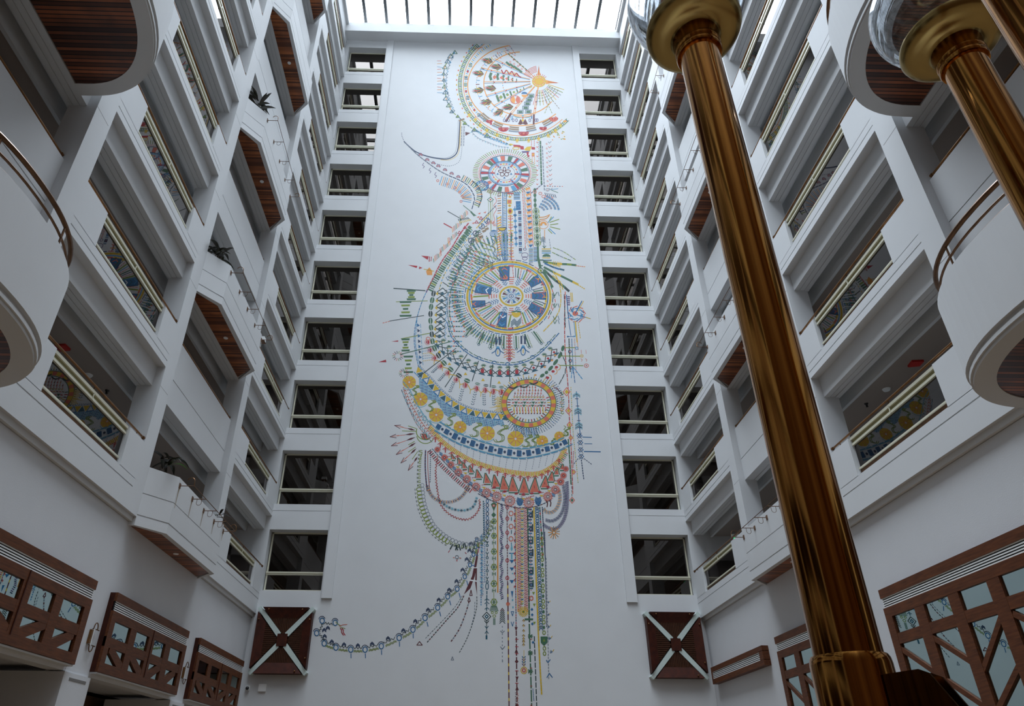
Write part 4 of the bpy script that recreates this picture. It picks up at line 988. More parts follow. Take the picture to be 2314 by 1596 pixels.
for i in range(12): p.L([(1460, 480+11*i), (1490, 478+11*i)], 5, ['blue', 'teal', 'sky'][i % 3]); p.L([(1418, 488+12*i), (1452, 482+12*i)], 5, ['sky', 'green', 'blue', 'grey'][i % 4])
for j in range(3): p.L([(1535, 490+18*j), (1612, 490+18*j)], 7, ['gold', 'green', 'sky'][j])
p.sect(1575, 560, 38, 26, .1, 1, 180, 360, 'green', 6); p.L([(1538, 570), (1608, 570)], 6, 'gold'); p.L([(1538, 592), (1620, 592)], 7, 'teal')
p.C([(1510, 205), (1560, 200), (1605, 180)], 6, 'orange'); p.C([(1515, 225), (1570, 215), (1600, 190)], 6, 'orange'); p.sect(1548, 270, 38, 34, .3, .8, 150, 380, 'orange', 10); p.ell(1548, 270, 42, 38, 4, 'orange', n=16); p.dash([(1558, 320), (1558, 400)], 6, 'orange', 5, 5)
for (x0, y0, x1, y1, c) in ((1590, 250, 1640, 200, 'sky'), (1605, 250, 1688, 222, 'lime'), (1610, 272, 1680, 262, 'lime'), (1608, 290, 1698, 312, 'lime'), (1600, 305, 1655, 355, 'sky'), (1590, 315, 1625, 350, 'lime'), (1600, 240, 1620, 200, 'lime')): p.L([(x0, y0), (x1, y1)], 6, c)
for i in range(4): p.L([(1525, 395+12*i), (1545, 380+12*i), (1565, 395+12*i)], 4, 'teal')
p.L([(1545, 400), (1556, 480)], 4, 'teal'); p.L([(1542, 462), (1556, 482), (1570, 462)], 5, 'green')
for i in range(3): p.L([(1140+36*i, 545), (1165+36*i, 545)], 5, 'blue')
p.done('banded_column')
# --- the great wheel
p = Pen().crop(*B_)
GX, GY = 1236, 925
p.dash(p.arcpts(GX, GY, 397, 338, 0, 360, 60), 6, ['navy', 'coral', 'navy', 'blue'], 46, 14)
p.ell(GX, GY, 375, 318, 16, 'gold', n=72); p.ell(GX, GY, 356, 300, 8, 'sky', 140, 330, 40); p.ell(GX, GY, 352, 296, 8, 'blue', -30, 140, 40)
p.dash(p.arcpts(GX, GY, 336, 282, 0, 360, 60), 14, ['gold', 'gold', 'coral'], 44, 12)
HX, HY = 1258, 915
p.ell(HX, HY, 103, 85, 13, 'gold', n=36)
for i in range(8):
    a = i*45+22; c, q = math.cos(math.radians(a)), math.sin(math.radians(a)); nx, ny = -q*15, c*12
    p.F([(HX+30*c, HY+26*q), (HX+80*c+nx, HY+66*q+ny), (HX+80*c-nx, HY+66*q-ny)], ['maroon', 'blue', 'purple', 'sky'][i % 4]); p.ell(HX+42*math.cos(math.radians(a+22)), HY+34*math.sin(math.radians(a+22)), 9, 7, 3, 'sky', n=8)
    p.rad(HX, HY, 1, .83, 60, 84, a+18, 5, 'lime')
p.ell(HX, HY, 20, 17, 5, 'blue', n=12); p.disc(HX, HY, 7, 6, 'navy', 8)
for i in range(16):
    a = i*22.5-90
    for r in (.36, .42, .48, .54):
        if i % 2 == 0: p.sect(HX, HY, 372, 312, r-.012, r+.012, a-8, a+8, 'coral', 3)
        else:
            c, q = math.cos(math.radians(a)), math.sin(math.radians(a)); bx, by = HX+372*(r-.02)*c, HY+312*(r-.02)*q
            p.L([(bx+18*c-20*q, by+18*q+20*c), (bx, by), (bx+18*c+20*q, by+18*q-20*c)][::1], 5, ['blue', 'navy', 'sky'][int(r*50) % 3])
def card(cx, cy, ang, hw, hl, chev='navy', base='blue'):
    a = math.radians(ang); c, q = math.cos(a), math.sin(a)
    T = lambda u, v: (cx+u*c-v*q, cy+u*q+v*c)
    p.F([T(-hl, -hw*.78), T(hl, -hw), T(hl, hw), T(-hl, hw*.78)], base); p.L([T(-hl, -hw*.78), T(hl, -hw), T(hl, hw), T(-hl, hw*.78)], 4, 'navy', True)
    for j in range(3): u = -hl*.4+j*hl*.55; p.L([T(u-12, -hw*.55), T(u+8, 0), T(u-12, hw*.55)], 7, ['white', 'teal', 'sky'][j] if chev == 'w' else ['teal', 'purple', 'coral'][j])
for (x, y, a, hw, hl, cv) in ((1197, 712, -93, 48, 62, 'n'), (1468, 785, -32, 38, 52, 'n'), (1508, 912, 0, 34, 62, 'n'), (1480, 1032, 32, 44, 62, 'n'), (1178, 1128, 97, 42, 66, 'w'), (965, 985, 176, 32, 58, 'n'), (1008, 856, 192, 42, 72, 'w')): card(x, y, a, hw, hl, cv)
p.F([(1180, 740), (1205, 720), (1228, 745), (1222, 765), (1182, 765)], 'coral'); p.L([(1262, 1060), (1305, 1050), (1345, 1060)], 10, 'green'); p.sect(1302, 1062, 42, 46, .1, 1, 0, 180, 'gold', 8)
for j in range(4): p.L([(1255, 1180+14*j-30), (1285, 1120+14*j), (1310, 1150+14*j), (1345, 1110+14*j)], 5, 'teal')
for i in range(72):
    a = i*5+1
    if any(abs((a-b+180) % 360-180) < 9 for b in (266, 328, 2, 32, 78, 102, 172, 196)): continue
    k_ = i % 6; col = ['lime', 'coral', 'navy', 'green', 'coral', 'sky'][k_]; w = [11, 5, 5, 8, 5, 6][k_]
    if k_ in (1, 4): p.dash([(HX+205*math.cos(math.radians(a)), HY+170*math.sin(math.radians(a))), (GX+318*math.cos(math.radians(a)), GY+268*math.sin(math.radians(a)))], w, col, 20, 7)
    else:
        c, q = math.cos(math.radians(a)), math.sin(math.radians(a)); p.L([(HX+208*c, HY+172*q), (GX+318*c, GY+268*q)], w, col)
for i in range(30): a = i*12; p.rad(GX, GY, 375, 318, .845, .90, a, 6, ['gold', 'navy', 'coral'][i % 3])
p.done('great_wheel')
# --- combs and rings round the great wheel
p = Pen().crop(*B_)
for i in range(56):
    a = 96+i*3.2; c, q = math.cos(math.radians(a)), math.sin(math.radians(a))
    g = 1+.22*max(0, math.sin(math.radians(a-180)))*1.4
    for j, (r0, r1, col, w) in enumerate(((1.12, 1.18, 'sky', 6), (1.22, 1.36, 'green', 14), (1.12, 1.20, 'lime', 6))):
        if (i+j) % 3 == 0 and j == 0: continue
        if j == 2 and i % 3: continue
        p.L([(GX+375*r0*g*c, GY+318*r0*g*q), (GX+375*r1*g*c, GY+318*r1*g*q)], w if i % 2 else w*.6, col if i % 4 else 'coral')
    p.dash([(GX+375*1.1*c, GY+318*1.1*q), (GX+375*1.4*g*c, GY+318*1.4*g*q)], 6, ['blue', 'lime', 'teal', 'sky'], 8, 8)
p.dash([(900, 490), (830, 600), (770, 720), (715, 860), (700, 980), (705, 1100), (740, 1210)], 7, ['green', 'coral', 'teal'], 26, 9)
p.dash([(690, 880), (682, 1010), (690, 1120), (715, 1200)], 6, ['teal', 'grey'], 34, 8)
rg = [(680, 1150), (710, 1260), (770, 1345), (860, 1425), (960, 1480), (1090, 1520), (1230, 1535), (1360, 1515), (1470, 1465), (1570, 1380), (1665, 1275)]
p.dash(rg, 7, 'blue', 44, 8); p.dash([(x*.985+20, y-18) for x, y in rg], 5, 'green', 38, 12)
for x, y in ((762, 1340), (845, 1410), (965, 1475), (1105, 1515), (1225, 1528), (1345, 1515), (1450, 1465), (1535, 1405), (1600, 1340)): p.ell(x, y, 17, 14, 6, 'blue', 170, 370, 8)
for x, y, x2, y2 in ((900, 1200, 850, 1270), (1010, 1240, 965, 1345), (1100, 1260, 1072, 1380), (1192, 1275, 1190, 1385), (1300, 1275, 1305, 1385), (1380, 1260, 1422, 1370), (1460, 1235, 1530, 1335)): p.L([(x, y), (x2, y2)], 11, 'green'); p.ell(x2, y2+6, 11, 9, 4, 'teal', n=8); p.dash([(x+22, y+4), (x2+22, y2)], 4, 'lime', 10, 6); p.dash([(x-20, y+4), (x2-20, y2)], 4, 'green', 10, 6)
for i in range(9): y = 1265+27*i; p.L([(1215, y), (1265, y)], 7, 'coral' if i % 2 else 'red'); p.dia(1240, y+12, 11, 10, 'red', 5)
for s_ in (-1, 1):
    for i in range(4): p.L([(1240+s_*20, 1390+22*i), (1240+s_*48, 1402+22*i)], 5, ['coral', 'orange'][i % 2])
for x, y in ((1137, 1380), (1365, 1372)):
    p.L([(x-16, y-95), (x-16, y-30)], 13, 'navy'); p.L([(x+16, y-95), (x+16, y-30)], 13, 'navy'); p.disc(x, y, 15, 14, 'sky', 10); p.ell(x, y+42, 20, 34, 6, 'blue', n=14); p.C([(x-55, y+50), (x-25, y+30), (x-12, y+5)], 6, 'blue'); p.C([(x+55, y+50), (x+25, y+30), (x+12, y+5)], 6, 'blue'); p.L([(x, y+25), (x, y+55)], 6, 'gold')
p.dash([(1635, 690), (1690, 800), (1705, 930), (1690, 1040), (1640, 1130), (1560, 1220)], 7, 'gold', 34, 10); p.dash([(1600, 790), (1640, 900), (1650, 980), (1600, 1100)], 6, ['coral', 'green'], 28, 12)
for y in (880, 985, 1095, 1130): p.L([(1635, y), (1650, y+34), (1668, y)], 5, 'green'); p.L([(1680, y-2), (1690, y+34)], 4, 'teal')
for (a, b, c, d) in ((960, 510, 1110, 575), (1000, 480, 1080, 500), (940, 410, 1080, 465)): p.dash([(a, b), (c, d)], 7, 'lime', 40, 8)
for i in range(4): p.dash([(930, 550+22*i), (1090, 620+16*i)], 8, ['dark', 'lime', 'green'], 6, 8)
p.C([(1082, 400), (1110, 430), (1085, 460), (1112, 490), (1100, 530), (1130, 570), (1160, 590)], 5, 'teal'); p.C([(1098, 400), (1122, 430), (1100, 465), (1125, 495)], 4, 'gold')
for i in range(5): p.L([(930+10*i, 400-10*i), (950+10*i, 440-10*i)], 7, ['brown', 'orange', 'lime'][i % 3])
for (x, y) in ((985, 370), (1010, 320), (1035, 300)): p.F([(x-24, y-10), (x+6, y-24), (x+22, y+10), (x-8, y+24)], 'brown'); p.L([(x-14, y), (x+10, y-10)], 6, 'white')
for i in range(9): a = -160+i*20; p.rad(1075, 280, 1, 1, 22, 48, a, 4, 'coral')
p.done('combs_and_rings')
# --- the sweeping left bands
p = Pen().crop(*B_)
red = [(872, 258), (800, 350), (720, 480), (660, 560), (610, 640), (560, 740), (520, 820), (500, 862)]
p.dash(red, 9, 'red', 30, 9); p.dash([(500, 862), (460, 950), (425, 1050), (400, 1150), (385, 1250), (385, 1350), (400, 1450), (432, 1590)], 6, ['blue', 'sky'], 22, 7)
p.dash([(408, 1130), (398, 1250), (396, 1350), (412, 1450), (445, 1580)], 5, 'sky', 30, 6)
for i, (x, y, tx, ty) in enumerate(p.walk([(890, 310), (820, 400), (745, 500), (690, 580), (640, 660), (600, 730), (560, 800), (530, 862)], 20)):
    h_ = 13+4*math.sin(i); p.L([(x-ty*22, y+tx*22), (x+ty*22, y-tx*22)], 12 if i % 4 else 7, 'green' if i % 5 else 'lime')
for i in range(6): x, y = 880-16*i, 300+26*i; p.F([(x-20, y-6), (x, y-22), (x+26, y-4), (x+2, y+14)], 'green')
p.dash([(925, 330), (850, 420), (790, 500), (735, 580), (690, 660), (645, 740), (610, 850)], 6, ['gold', 'sky', 'gold', 'green'], 16, 9)
p.dash([(905, 320), (830, 410), (760, 500), (700, 590), (650, 670)], 5, ['sky', 'green'], 8, 9)
for x, y in ((1040, 235), (990, 285), (938, 350), (897, 415)):
    p.ell(x, y, 25, 24, 6, 'blue' if y < 300 else 'navy', n=14); p.L([(x-14, y+14), (x+14, y-14)], 5, 'navy'); p.L([(x, y-20), (x+5, y+20)], 5, 'navy')
for i, (x, y) in enumerate(((856, 462), (815, 512), (782, 563), (756, 612), (722, 686), (690, 750))): p.F([(x-24, y-2), (x+4, y-20), (x+24, y+2), (x-4, y+22)], 'teal'); p.F([(x-17, y-2), (x+3, y-14), (x+17, y+2), (x-3, y+15)], 'white'); p.disc(x, y, 6, 5, 'teal', 6)
for i, (x, y, tx, ty) in enumerate(p.walk([(960, 330), (905, 440), (850, 550), (800, 650), (760, 740), (725, 820)], 42)): p.L([(x-16, y+8), (x+16, y-8)], 9, 'green'); p.L([(x-30, y+22), (x+26, y+6)], 5, 'dark')
p.L([(790, 530), (830, 545)], 6, 'dark'); p.L([(640, 790), (700, 830)], 6, 'dark')
for i in range(7):
    y = 868+64*i; x = 640-4*i
    p.L([(x-50, y+10), (x, y-26), (x+42, y+12), (x-8, y+40)], 6, 'dark', True); p.L([(x-50, y+30), (x+40, y-6)], 5, 'dark'); p.dia(x-2, y+62-36, 20, 16, 'teal'); p.F([(x-64, y+26), (x-44, y+8), (x-40, y+44)], 'gold')
    p.F([(x-20, y+8), (x+4, y-12), (x+20, y+8)], 'white')
for i in range(8): y = 890+52*i; p.L([(684-i*2, y), (668-i*2, y+26), (686-i*2, y+50)], 4, 'sky')
ov = [(557, 892), (545, 952), (535, 1012), (530, 1075), (530, 1138), (535, 1198), (542, 1260), (548, 1322), (566, 1386), (602, 1450), (652, 1518), (712, 1575), (786, 1632), (860, 1678), (955, 1706), (1030, 1720), (1100, 1731), (1170, 1736)]
for i, (x, y) in enumerate(ov):
    j = min(i+1, len(ov)-1); k0 = max(i-1, 0); tx, ty = ov[j][0]-ov[k0][0], ov[j][1]-ov[k0][1]; l = math.hypot(tx, ty); tx, ty = tx/l, ty/l
    Lh = 30 if i < 14 else 26; Wd = 20 if i < 14 else 11
    pts = [(x+tx*Lh*math.cos(t)-ty*Wd*math.sin(t), y+ty*Lh*math.cos(t)+tx*Wd*math.sin(t)) for t in [q*math.pi/6 for q in range(12)]]
    p.F(pts, 'green' if i % 3 else 'dark'); p.L([(x-tx*Lh, y-ty*Lh), (x+tx*Lh, y+ty*Lh)], 4, 'white')
    if i > 6: bx, by = x-ty*-42, y+tx*42; bx, by = x-ty*44, y+tx*44; p.disc(bx, by, 17, 19 if i < 13 else 22, 'red', 10); p.L([(bx-5, by-16), (bx-5, by+16)], 3, 'white'); p.ell(bx, by, 26, 26, 3, 'coral', n=10)
for (a, b, c, d, w, col) in ((198, 845, 482, 866, 7, 'dark'), (220, 966, 503, 958, 5, 'lime'), (160, 1140, 470, 1090, 5, 'dark'), (265, 1300, 520, 1250, 6, 'lime'), (260, 1440, 715, 1325, 6, 'green'), (485, 1596, 760, 1385, 5, 'dark'), (685, 150, 790, 210, 5, 'dark'), (825, 97, 940, 190, 5, 'green'), (895, 155, 925, 190, 12, 'green'), (650, 260, 720, 298, 8, 'red')): p.L([(a, b), (c, d)], w, col)
p.dash([(100, 1158), (160, 1142)], 5, 'coral', 14, 10)
for (x, y, w0, hh) in ((357, 905, 42, 38), (305, 1030, 55, 62), (305, 1355, 38, 50), (330, 1530, 44, 70)):
    for i in range(5):
        q = (i-2)/2; ww = w0*(.45+.55*abs(q)); yy = y+hh*q; p.F([(x-ww, yy-7), (x+ww, yy-9), (x+ww*.92, yy+8), (x-ww*.92, yy+9)], 'green' if i % 2 == 0 else 'lime')
for q in ([(445, 550), (515, 556), (505, 588)], [(325, 634), (412, 642), (405, 662)], [(428, 648), (458, 660), (426, 672)], [(175, 1325), (240, 1314), (238, 1326)], [(60, 1510), (128, 1488), (132, 1512)]): p.F(q, 'red')
p.dash([(522, 560), (518, 600)], 7, 'red', 10, 6); p.dash([(538, 562), (534, 598)], 6, 'red', 8, 6)
p.F([(490, 690), (520, 655), (545, 690), (545, 725), (500, 725)], 'orange'); p.L([(470, 672), (560, 690)], 5, 'gold')
for (x, y, n_) in ((600, 590, 7), (660, 510, 9), (730, 420, 8), (770, 320, 8), (840, 220, 7)):
    for i in range(n_): p.L([(x-40+11*i, y+20-10*i), (x-40+11*i-4, y-18-10*i+rnd.uniform(-12, 8))], 4.5, ['orange', 'coral', 'brown', 'green'][(i+n_) % 4])
for (x, y) in ((790, 340), (840, 295), (945, 245), (985, 210)): p.tri(x, y, 16, 12, 'red', 5)
for (x, y) in ((970, 168), (1020, 158), (960, 200), (915, 255)): p.F([(x-14, y+4), (x+12, y-8), (x+6, y+10)], 'coral')
for i in range(8): p.dash([(780+12*i, 220-2*i), (800+14*i, 262-4*i)], 5, ['dark', 'gold', 'green'], 18, 6)
p.dash([(965, 260), (1050, 170), (1110, 110)], 5, 'navy', 22, 7); p.dash([(945, 300), (1055, 180)], 8, 'gold', 10, 8)
for (x, y, r) in ((235, 1455, 50), (290, 1610, 45)):
    for i in range(14): p.rad(x, y, 1, .9, r*.5, r, i*26, 4, ['coral', 'maroon', 'dark', 'lime'][i % 4])
for i in range(8):
    y = 1180+48*i; x = 408+i*3; p.F([(x, y-20), (x+26, y), (x+2, y+14)], 'navy' if i % 2 else 'blue'); p.L([(x+30, y-14), (x+34, y+20)], 4, 'sky')
for i in range(6): p.dash([(460, 1390+22*i), (545, 1380+22*i)], 4, ['grey', 'sky', 'gold'][i % 3], 9, 9)
for (x, y) in ((508, 1300),): p.ell(x, y, 17, 16, 5, 'coral', n=10)
for i in range(13):
    y = 880+44*i; p.dash([(700-i*1.5, y), (835-abs(i-6)*4, y-6+i)], 8, ['green', 'sky', 'coral', 'teal'], 13, 9, i*3 % 9)
for i in range(12):
    q = i/12; x, y = 905-150*q, 500+330*q; p.dash([(x, y), (x+150-40*q, y+62-10*q)], 8, ['green', 'coral', 'lime', 'sky'], 20, 9, i*5 % 11)
p.done('sweeping_bands')
# --- triangle garland and scallops
p = Pen().crop(*C_)
gl = [(610, -90), (700, 10), (790, 70), (900, 125), (1010, 155), (1130, 170), (1240, 170), (1350, 155), (1460, 125), (1550, 75), (1620, 10), (1680, -55)]
for i, (x, y, tx, ty) in enumerate(p.walk(gl, 78)):
    q = [(x-tx*38, y-ty*38), (x+ty*30, y-tx*30), (x+tx*38, y+ty*38), (x-ty*30, y+tx*30)]
    p.L(q, 6, 'dark', True); p.F([(x-ty*34-tx*34, y+tx*34-ty*34), (x-ty*2, y+tx*2+6), (x-ty*38+tx*34, y+tx*38+ty*34)], 'teal')
    if 5 < i < 11: p.disc(x, y, 17, 22, 'red', 10)
    elif i >= 11: p.dia(x, y, 14, 12, 'red')
    else: p.L([(x-tx*26+ty*10, y-ty*26-tx*10), (x+tx*26+ty*10, y+ty*26-tx*10)], 4, 'teal')
    vx, vy = x+ty*48, y-tx*48
    for a in range(-70, 80, 28): p.rad(vx, vy+8, 1, 1, 6, 24, a-90, 5, 'green')
    p.L([(vx-12, vy+14), (vx+12, vy+14)], 4, 'gold')
for (x, y) in ((700, 88), (845, 178), (1003, 232), (1148, 255), (610, -20), (580, -115)): p.tri(x, y, 17, 13, 'gold')
for (x, y, x2, y2) in ((660, 300, 860, 5), (905, 245, 962, 65), (1068, 300, 1092, 95), (1245, 250, 1240, 110), (420, 210, 720, -20)): p.L([(x, y), (x2, y2)], 6, 'dark')
sc = [(520, -10), (565, 60), (640, 120), (700, 185), (795, 275), (890, 325), (985, 350), (1070, 352), (1160, 345)]
for i in range(len(sc)-1):
    (a, b), (c, d) = sc[i], sc[i+1]; mx_, my_ = (a+c)/2+(d-b)*.28, (b+d)/2-(c-a)*.28; p.C([(a, b), (mx_, my_), (c, d)], 6, 'gold'); p.L([(c, d), (c-4, d+34)], 5, 'gold')
for (x, y, x2, y2) in ((600, 120, 540, 180), (660, 185, 600, 255), (740, 260, 700, 360), (820, 325, 790, 440), (935, 350, 905, 480), (1012, 370, 1015, 480), (1098, 368, 1102, 480)):
    for i in range(6):
        q = i/6; cx, cy = x+(x2-x)*q, y+(y2-y)*q; p.L([(cx-14, cy-9), (cx-3, cy)], 4.5, 'teal'); p.L([(cx+14, cy-9), (cx+3, cy)], 4.5, 'navy' if i % 2 else 'grey')
rt = [(1515, 210), (1560, 180), (1590, 155), (1635, 105), (1680, 45), (1715, -20), (1730, -80)]
for i in range(len(rt)-1):
    (a, b), (c, d) = rt[i], rt[i+1]; mx_, my_ = (a+c)/2, (b+d)/2; l = math.hypot(c-a, d-b); tx, ty = (c-a)/l, (d-b)/l
    p.F([(mx_+tx*l*.45*math.cos(t)-ty*15*math.sin(t), my_+ty*l*.45*math.cos(t)+tx*15*math.sin(t)) for t in [q*math.pi/5 for q in range(10)]], 'green')
for (x, y) in ((1585, 215), (1635, 158), (1665, 120)): p.disc(x, y, 16, 12, 'red', 8); p.ell(x+12, y, 24, 26, 5, 'orange', -90, 90, 6)
for (x, y) in ((1475, 190), (1560, 118), (1625, 58), (1655, 12)): p.dia(x, y, 14, 10, 'orange')
p.dash([(1700, -20), (1745, 80), (1740, 170), (1690, 270)], 6, 'dark', 46, 8)
p.done('triangle_garland')
# --- the crescent with lemon slices
p = Pen().crop(*C_)
tb = [(405, 140), (450, 185), (505, 240), (580, 325), (655, 395), (745, 460), (850, 512), (970, 545), (1110, 562), (1215, 572)]
off = lambda pts, d: [(x-ty*d, y+tx*d) for x, y, tx, ty in p.walk(pts, 30)]
p.dash(off(tb, 34), 7, 'sky', 26, 7); p.dash(off(tb, -34), 5, 'blue', 16, 9); p.dash(off(tb, -44), 4, 'teal', 8, 10)
for i, (x, y, tx, ty) in enumerate(p.walk(tb, 37, 20)):
    s_ = 1 if i % 2 else -1; q = [(x-tx*30-ty*26*s_, y-ty*30+tx*26*s_), (x+tx*30-ty*26*s_, y+ty*30+tx*26*s_), (x+ty*26*s_, y-tx*26*s_)]
    c = ['gold', 'teal', 'gold', 'sky'][i % 4]
    if c == 'sky': p.L(q, 6, 'blue', True)
    else: p.F(q, c)
for j in range(9):
    base = off(tb, 44+j*9)
    k0 = max(0, j-2)
    amp = [1, 1, 1, .8, .62, .5, .4, .3, .22][j]
    for i, (x, y, tx, ty) in enumerate(p.walk(base, 19, (j % 2)*9)):
        ph = (x/ 190.0) % 1
        if x < 420 or x > 1300: continue
        if abs(ph-.5) < amp*.62 or j < 3: p.L([(x, y), (x+tx*13, y+ty*13)], 6, ['blue', 'sky', 'aqua'][(i+j) % 3])
for j in range(7):
    pts = [(1275, 640+13*j), (1380, 668+13*j), (1500, 672+13*j)]
    p.dash(pts, 6, ['blue', 'teal', 'sky'], 12, 8, j*5)
for (x, y, r) in ((338, 255, 62), (440, 408, 66), (582, 550, 68), (797, 660, 60), (1042, 716, 70), (1297, 765, 76), (1537, 785, 54), (1690, 742, 46)):
    for i in range(8): p.sect(x, y, r, r*.95, .16, .97, i*45+4, i*45+41, 'gold', 4)
    for i in range(8): p.rad(x, y, r, r*.95, .15, .95, i*45, 4, 'coral')
    p.ell(x, y, r+7, r+6, 4, 'aqua', 40, 140, 10)
for (x, y, s_) in ((385, 330, .8), (530, 470, .9), (705, 592, 1), (935, 685, 1.1), (1160, 720, 1.35), (1398, 785, .95), (1460, 785, .95), (1630, 790, .5), (1755, 700, .7)):
    q = [(18, -58), (40, -40), (10, -25), (-12, -5), (16, 15), (14, 45), (-22, 55), (-38, 38)]
    for dx in (-8, 8): p.C([(x+(a+dx)*s_, y+b*s_) for a, b in q], 5, 'lime')
    p.dash([(x+a*s_, y+b*s_) for a, b in q[1:7]], 4, 'green', 7, 9); p.ell(x+40*s_, y-44*s_, 14*s_, 13*s_, 5, 'lime', n=8)
bb = [(590, 650), (660, 692), (740, 738), (820, 776), (900, 803), (985, 833), (1080, 858), (1170, 878), (1270, 892), (1360, 897), (1440, 888), (1520, 872), (1600, 852), (1680, 826), (1755, 788)]
p.C(off(bb, 40), 5, 'aqua'); p.dash(off(bb, 48), 6, 'sky', 60, 14); p.C(off(bb, -40), 5, 'aqua'); p.dash(off(bb, -47), 5, 'sky', 50, 16)
for i, (x, y, tx, ty) in enumerate(p.walk(bb, 43, 12)):
    if i % 2 == 0:
        h_ = 27 if 3 < i < 24 else 22; p.F([(x-tx*20+ty*h_, y-ty*20-tx*h_), (x+tx*20+ty*h_, y+ty*20-tx*h_), (x+tx*20-ty*h_, y+ty*20+tx*h_), (x-tx*20-ty*h_, y-ty*20+tx*h_)], 'blue')
        for u in (-13, 0, 13): p.L([(x+tx*u+ty*h_, y+ty*u-tx*h_), (x+tx*u-ty*h_, y+ty*u+tx*h_)], 4, 'navy')
    else: p.disc(x, y, 12, 12, 'navy', 10); p.L([(x-tx*20+ty*24, y-ty*20-tx*24), (x-tx*20-ty*24, y-ty*20+tx*24)], 3, 'sky')
p.dash([(285, 250), (345, 330), (420, 470), (500, 590), (590, 680)], 6, 'aqua', 34, 8); p.dash([(285, 300), (310, 400), (350, 520), (400, 620), (450, 690), (540, 790)], 5, ['coral', 'teal', 'grey'], 8, 8)
for i, (x, y, tx, ty) in enumerate(p.walk([(300, 330), (345, 440), (400, 540), (470, 650), (560, 760)], 30)):
    p.L([(x-12, y+8), (x, y-8), (x+12, y+8)], 4.5, 'coral'); p.L([(x+22, y), (x+34, y-12)], 4, ['coral', 'teal', 'grey'][i % 3]); p.dash([(x-30, y-6), (x-22, y+20)], 5, ['navy', 'aqua'][i % 2], 9, 5)
for (x, y) in ((440, 540), (480, 580), (520, 620)): p.L([(x-22, y-10), (x+8, y-20), (x+20, y+14), (x-10, y+22)], 4, 'aqua', True)
p.done('lemon_crescent')
# --- the oval medallion
p = Pen().crop(*C_)
OX, OY = 1416, 447
p.ell(OX, OY, 247, 217, 6, 'green', n=60); p.ell(OX, OY, 200, 172, 6, 'green', n=50)
for i in range(36):
    a = i*10; p.sect(OX, OY, 247, 217, .82, .985, a, a+10, 'gold' if i % 2 else 'coral', 3)
for i in range(72): p.rad(OX, OY, 258, 228, .99, 1.03, i*5, 7, 'navy' if i % 2 else 'green')
for i in range(44):
    a = -60+i*4.4
    for r in (1.1, 1.17, 1.24): p.rad(OX, OY, 250, 220, r, r+.045, a, 5, ['navy', 'teal', 'blue', 'grey'][(i+int(r*10)) % 4])
for i in range(12): p.rad(OX, OY, 250, 220, 1.06, 1.14+.05*(i % 2), 210+i*10, 5, 'gold')
for i in range(13): y = 395+10*i; p.L([(1178-6, y), (1130-12*(i % 3), y-6+i)], 4.5, 'gold')
p.F([(1160, 465), (1050, 488), (1160, 475)], 'gold')
for r in range(9):
    y = 300+r*28; hw_ = 172*math.sqrt(max(0, 1-((y-OY)/172)**2))*.95
    for i in range(int(hw_*2/26)):
        x = OX-hw_+14+i*26+(r % 2)*8
        c = ['red', 'coral', 'gold', 'green', 'dark'][(i*3+r*2) % 5]
        if r < 3: p.L([(x, y-12), (x, y+10)], 5, 'coral' if i % 2 else 'red'); p.L([(x-7, y+2), (x+7, y+2)], 4, c)
        elif r in (5, 6) and i % 3 == 1: p.F([(x-17, y-10), (x+17, y-10), (x, y+14)], 'green')
        elif r in (4, 5, 6): p.L([(x-9, y-6), (x+9, y+6)], 4.5, 'coral'); p.L([(x-9, y+6), (x+9, y-6)], 4.5, c)
        elif r > 6: p.L([(x, y-14), (x+2, y+8)], 8, 'coral' if i % 2 else 'gold'); p.disc(x, y+14, 7, 6, 'maroon', 6)
        else: p.ell(x, y, 10, 11, 4, 'lime' if i % 2 else 'gold', 0, 180, 6); p.L([(x, y-14), (x, y+8)], 4, 'red')
for i in range(26): p.rad(OX, OY, 200, 172, .84, .96, -20+i*8.5, 7, ['red', 'green', 'gold', 'maroon'][i % 4])
for (x, y) in ((1275, 300), (1375, 292), (1460, 262)): p.C([(x-38, y-2), (x, y+10), (x+38, y-8)], 9, 'dark')
p.done('oval_medallion')
# --- fringe under the crescent
p = Pen().crop(*C_)
fr = [(520, 660), (640, 795), (780, 898), (930, 978), (1100, 1032), (1280, 1070), (1450, 1085), (1560, 1060), (1680, 970), (1745, 850)]
for (x, y) in [(q[0], q[1]) for q in p.walk(bb, 62, 60)]: p.dash([(x, y+46), (x-18+(x-1300)*-.02, y+150)], 3.5, 'grey', 12, 8)
p.ticks(fr, 15, -20, 20, 9, ['orange', 'gold', 'gold']); p.dash(fr, 6, 'gold', 16, 14)
for (x, y) in ((575, 760), (620, 810), (665, 855), (720, 895), (775, 925), (840, 965), (910, 1000), (985, 1020), (1060, 1045), (1135, 1065), (1205, 1085), (1275, 1100), (1340, 1110), (1410, 1112), (1475, 1110), (1535, 1090), (1590, 1060), (1640, 1020), (1690, 960)):
    p.L([(x-26, y+6), (x, y-10), (x+26, y+6)], 5, 'red'); p.L([(x, y-10), (x-2, y+34)], 8, 'red'); p.L([(x-14, y+14), (x-2, y-4), (x+12, y+14)], 4, 'coral')
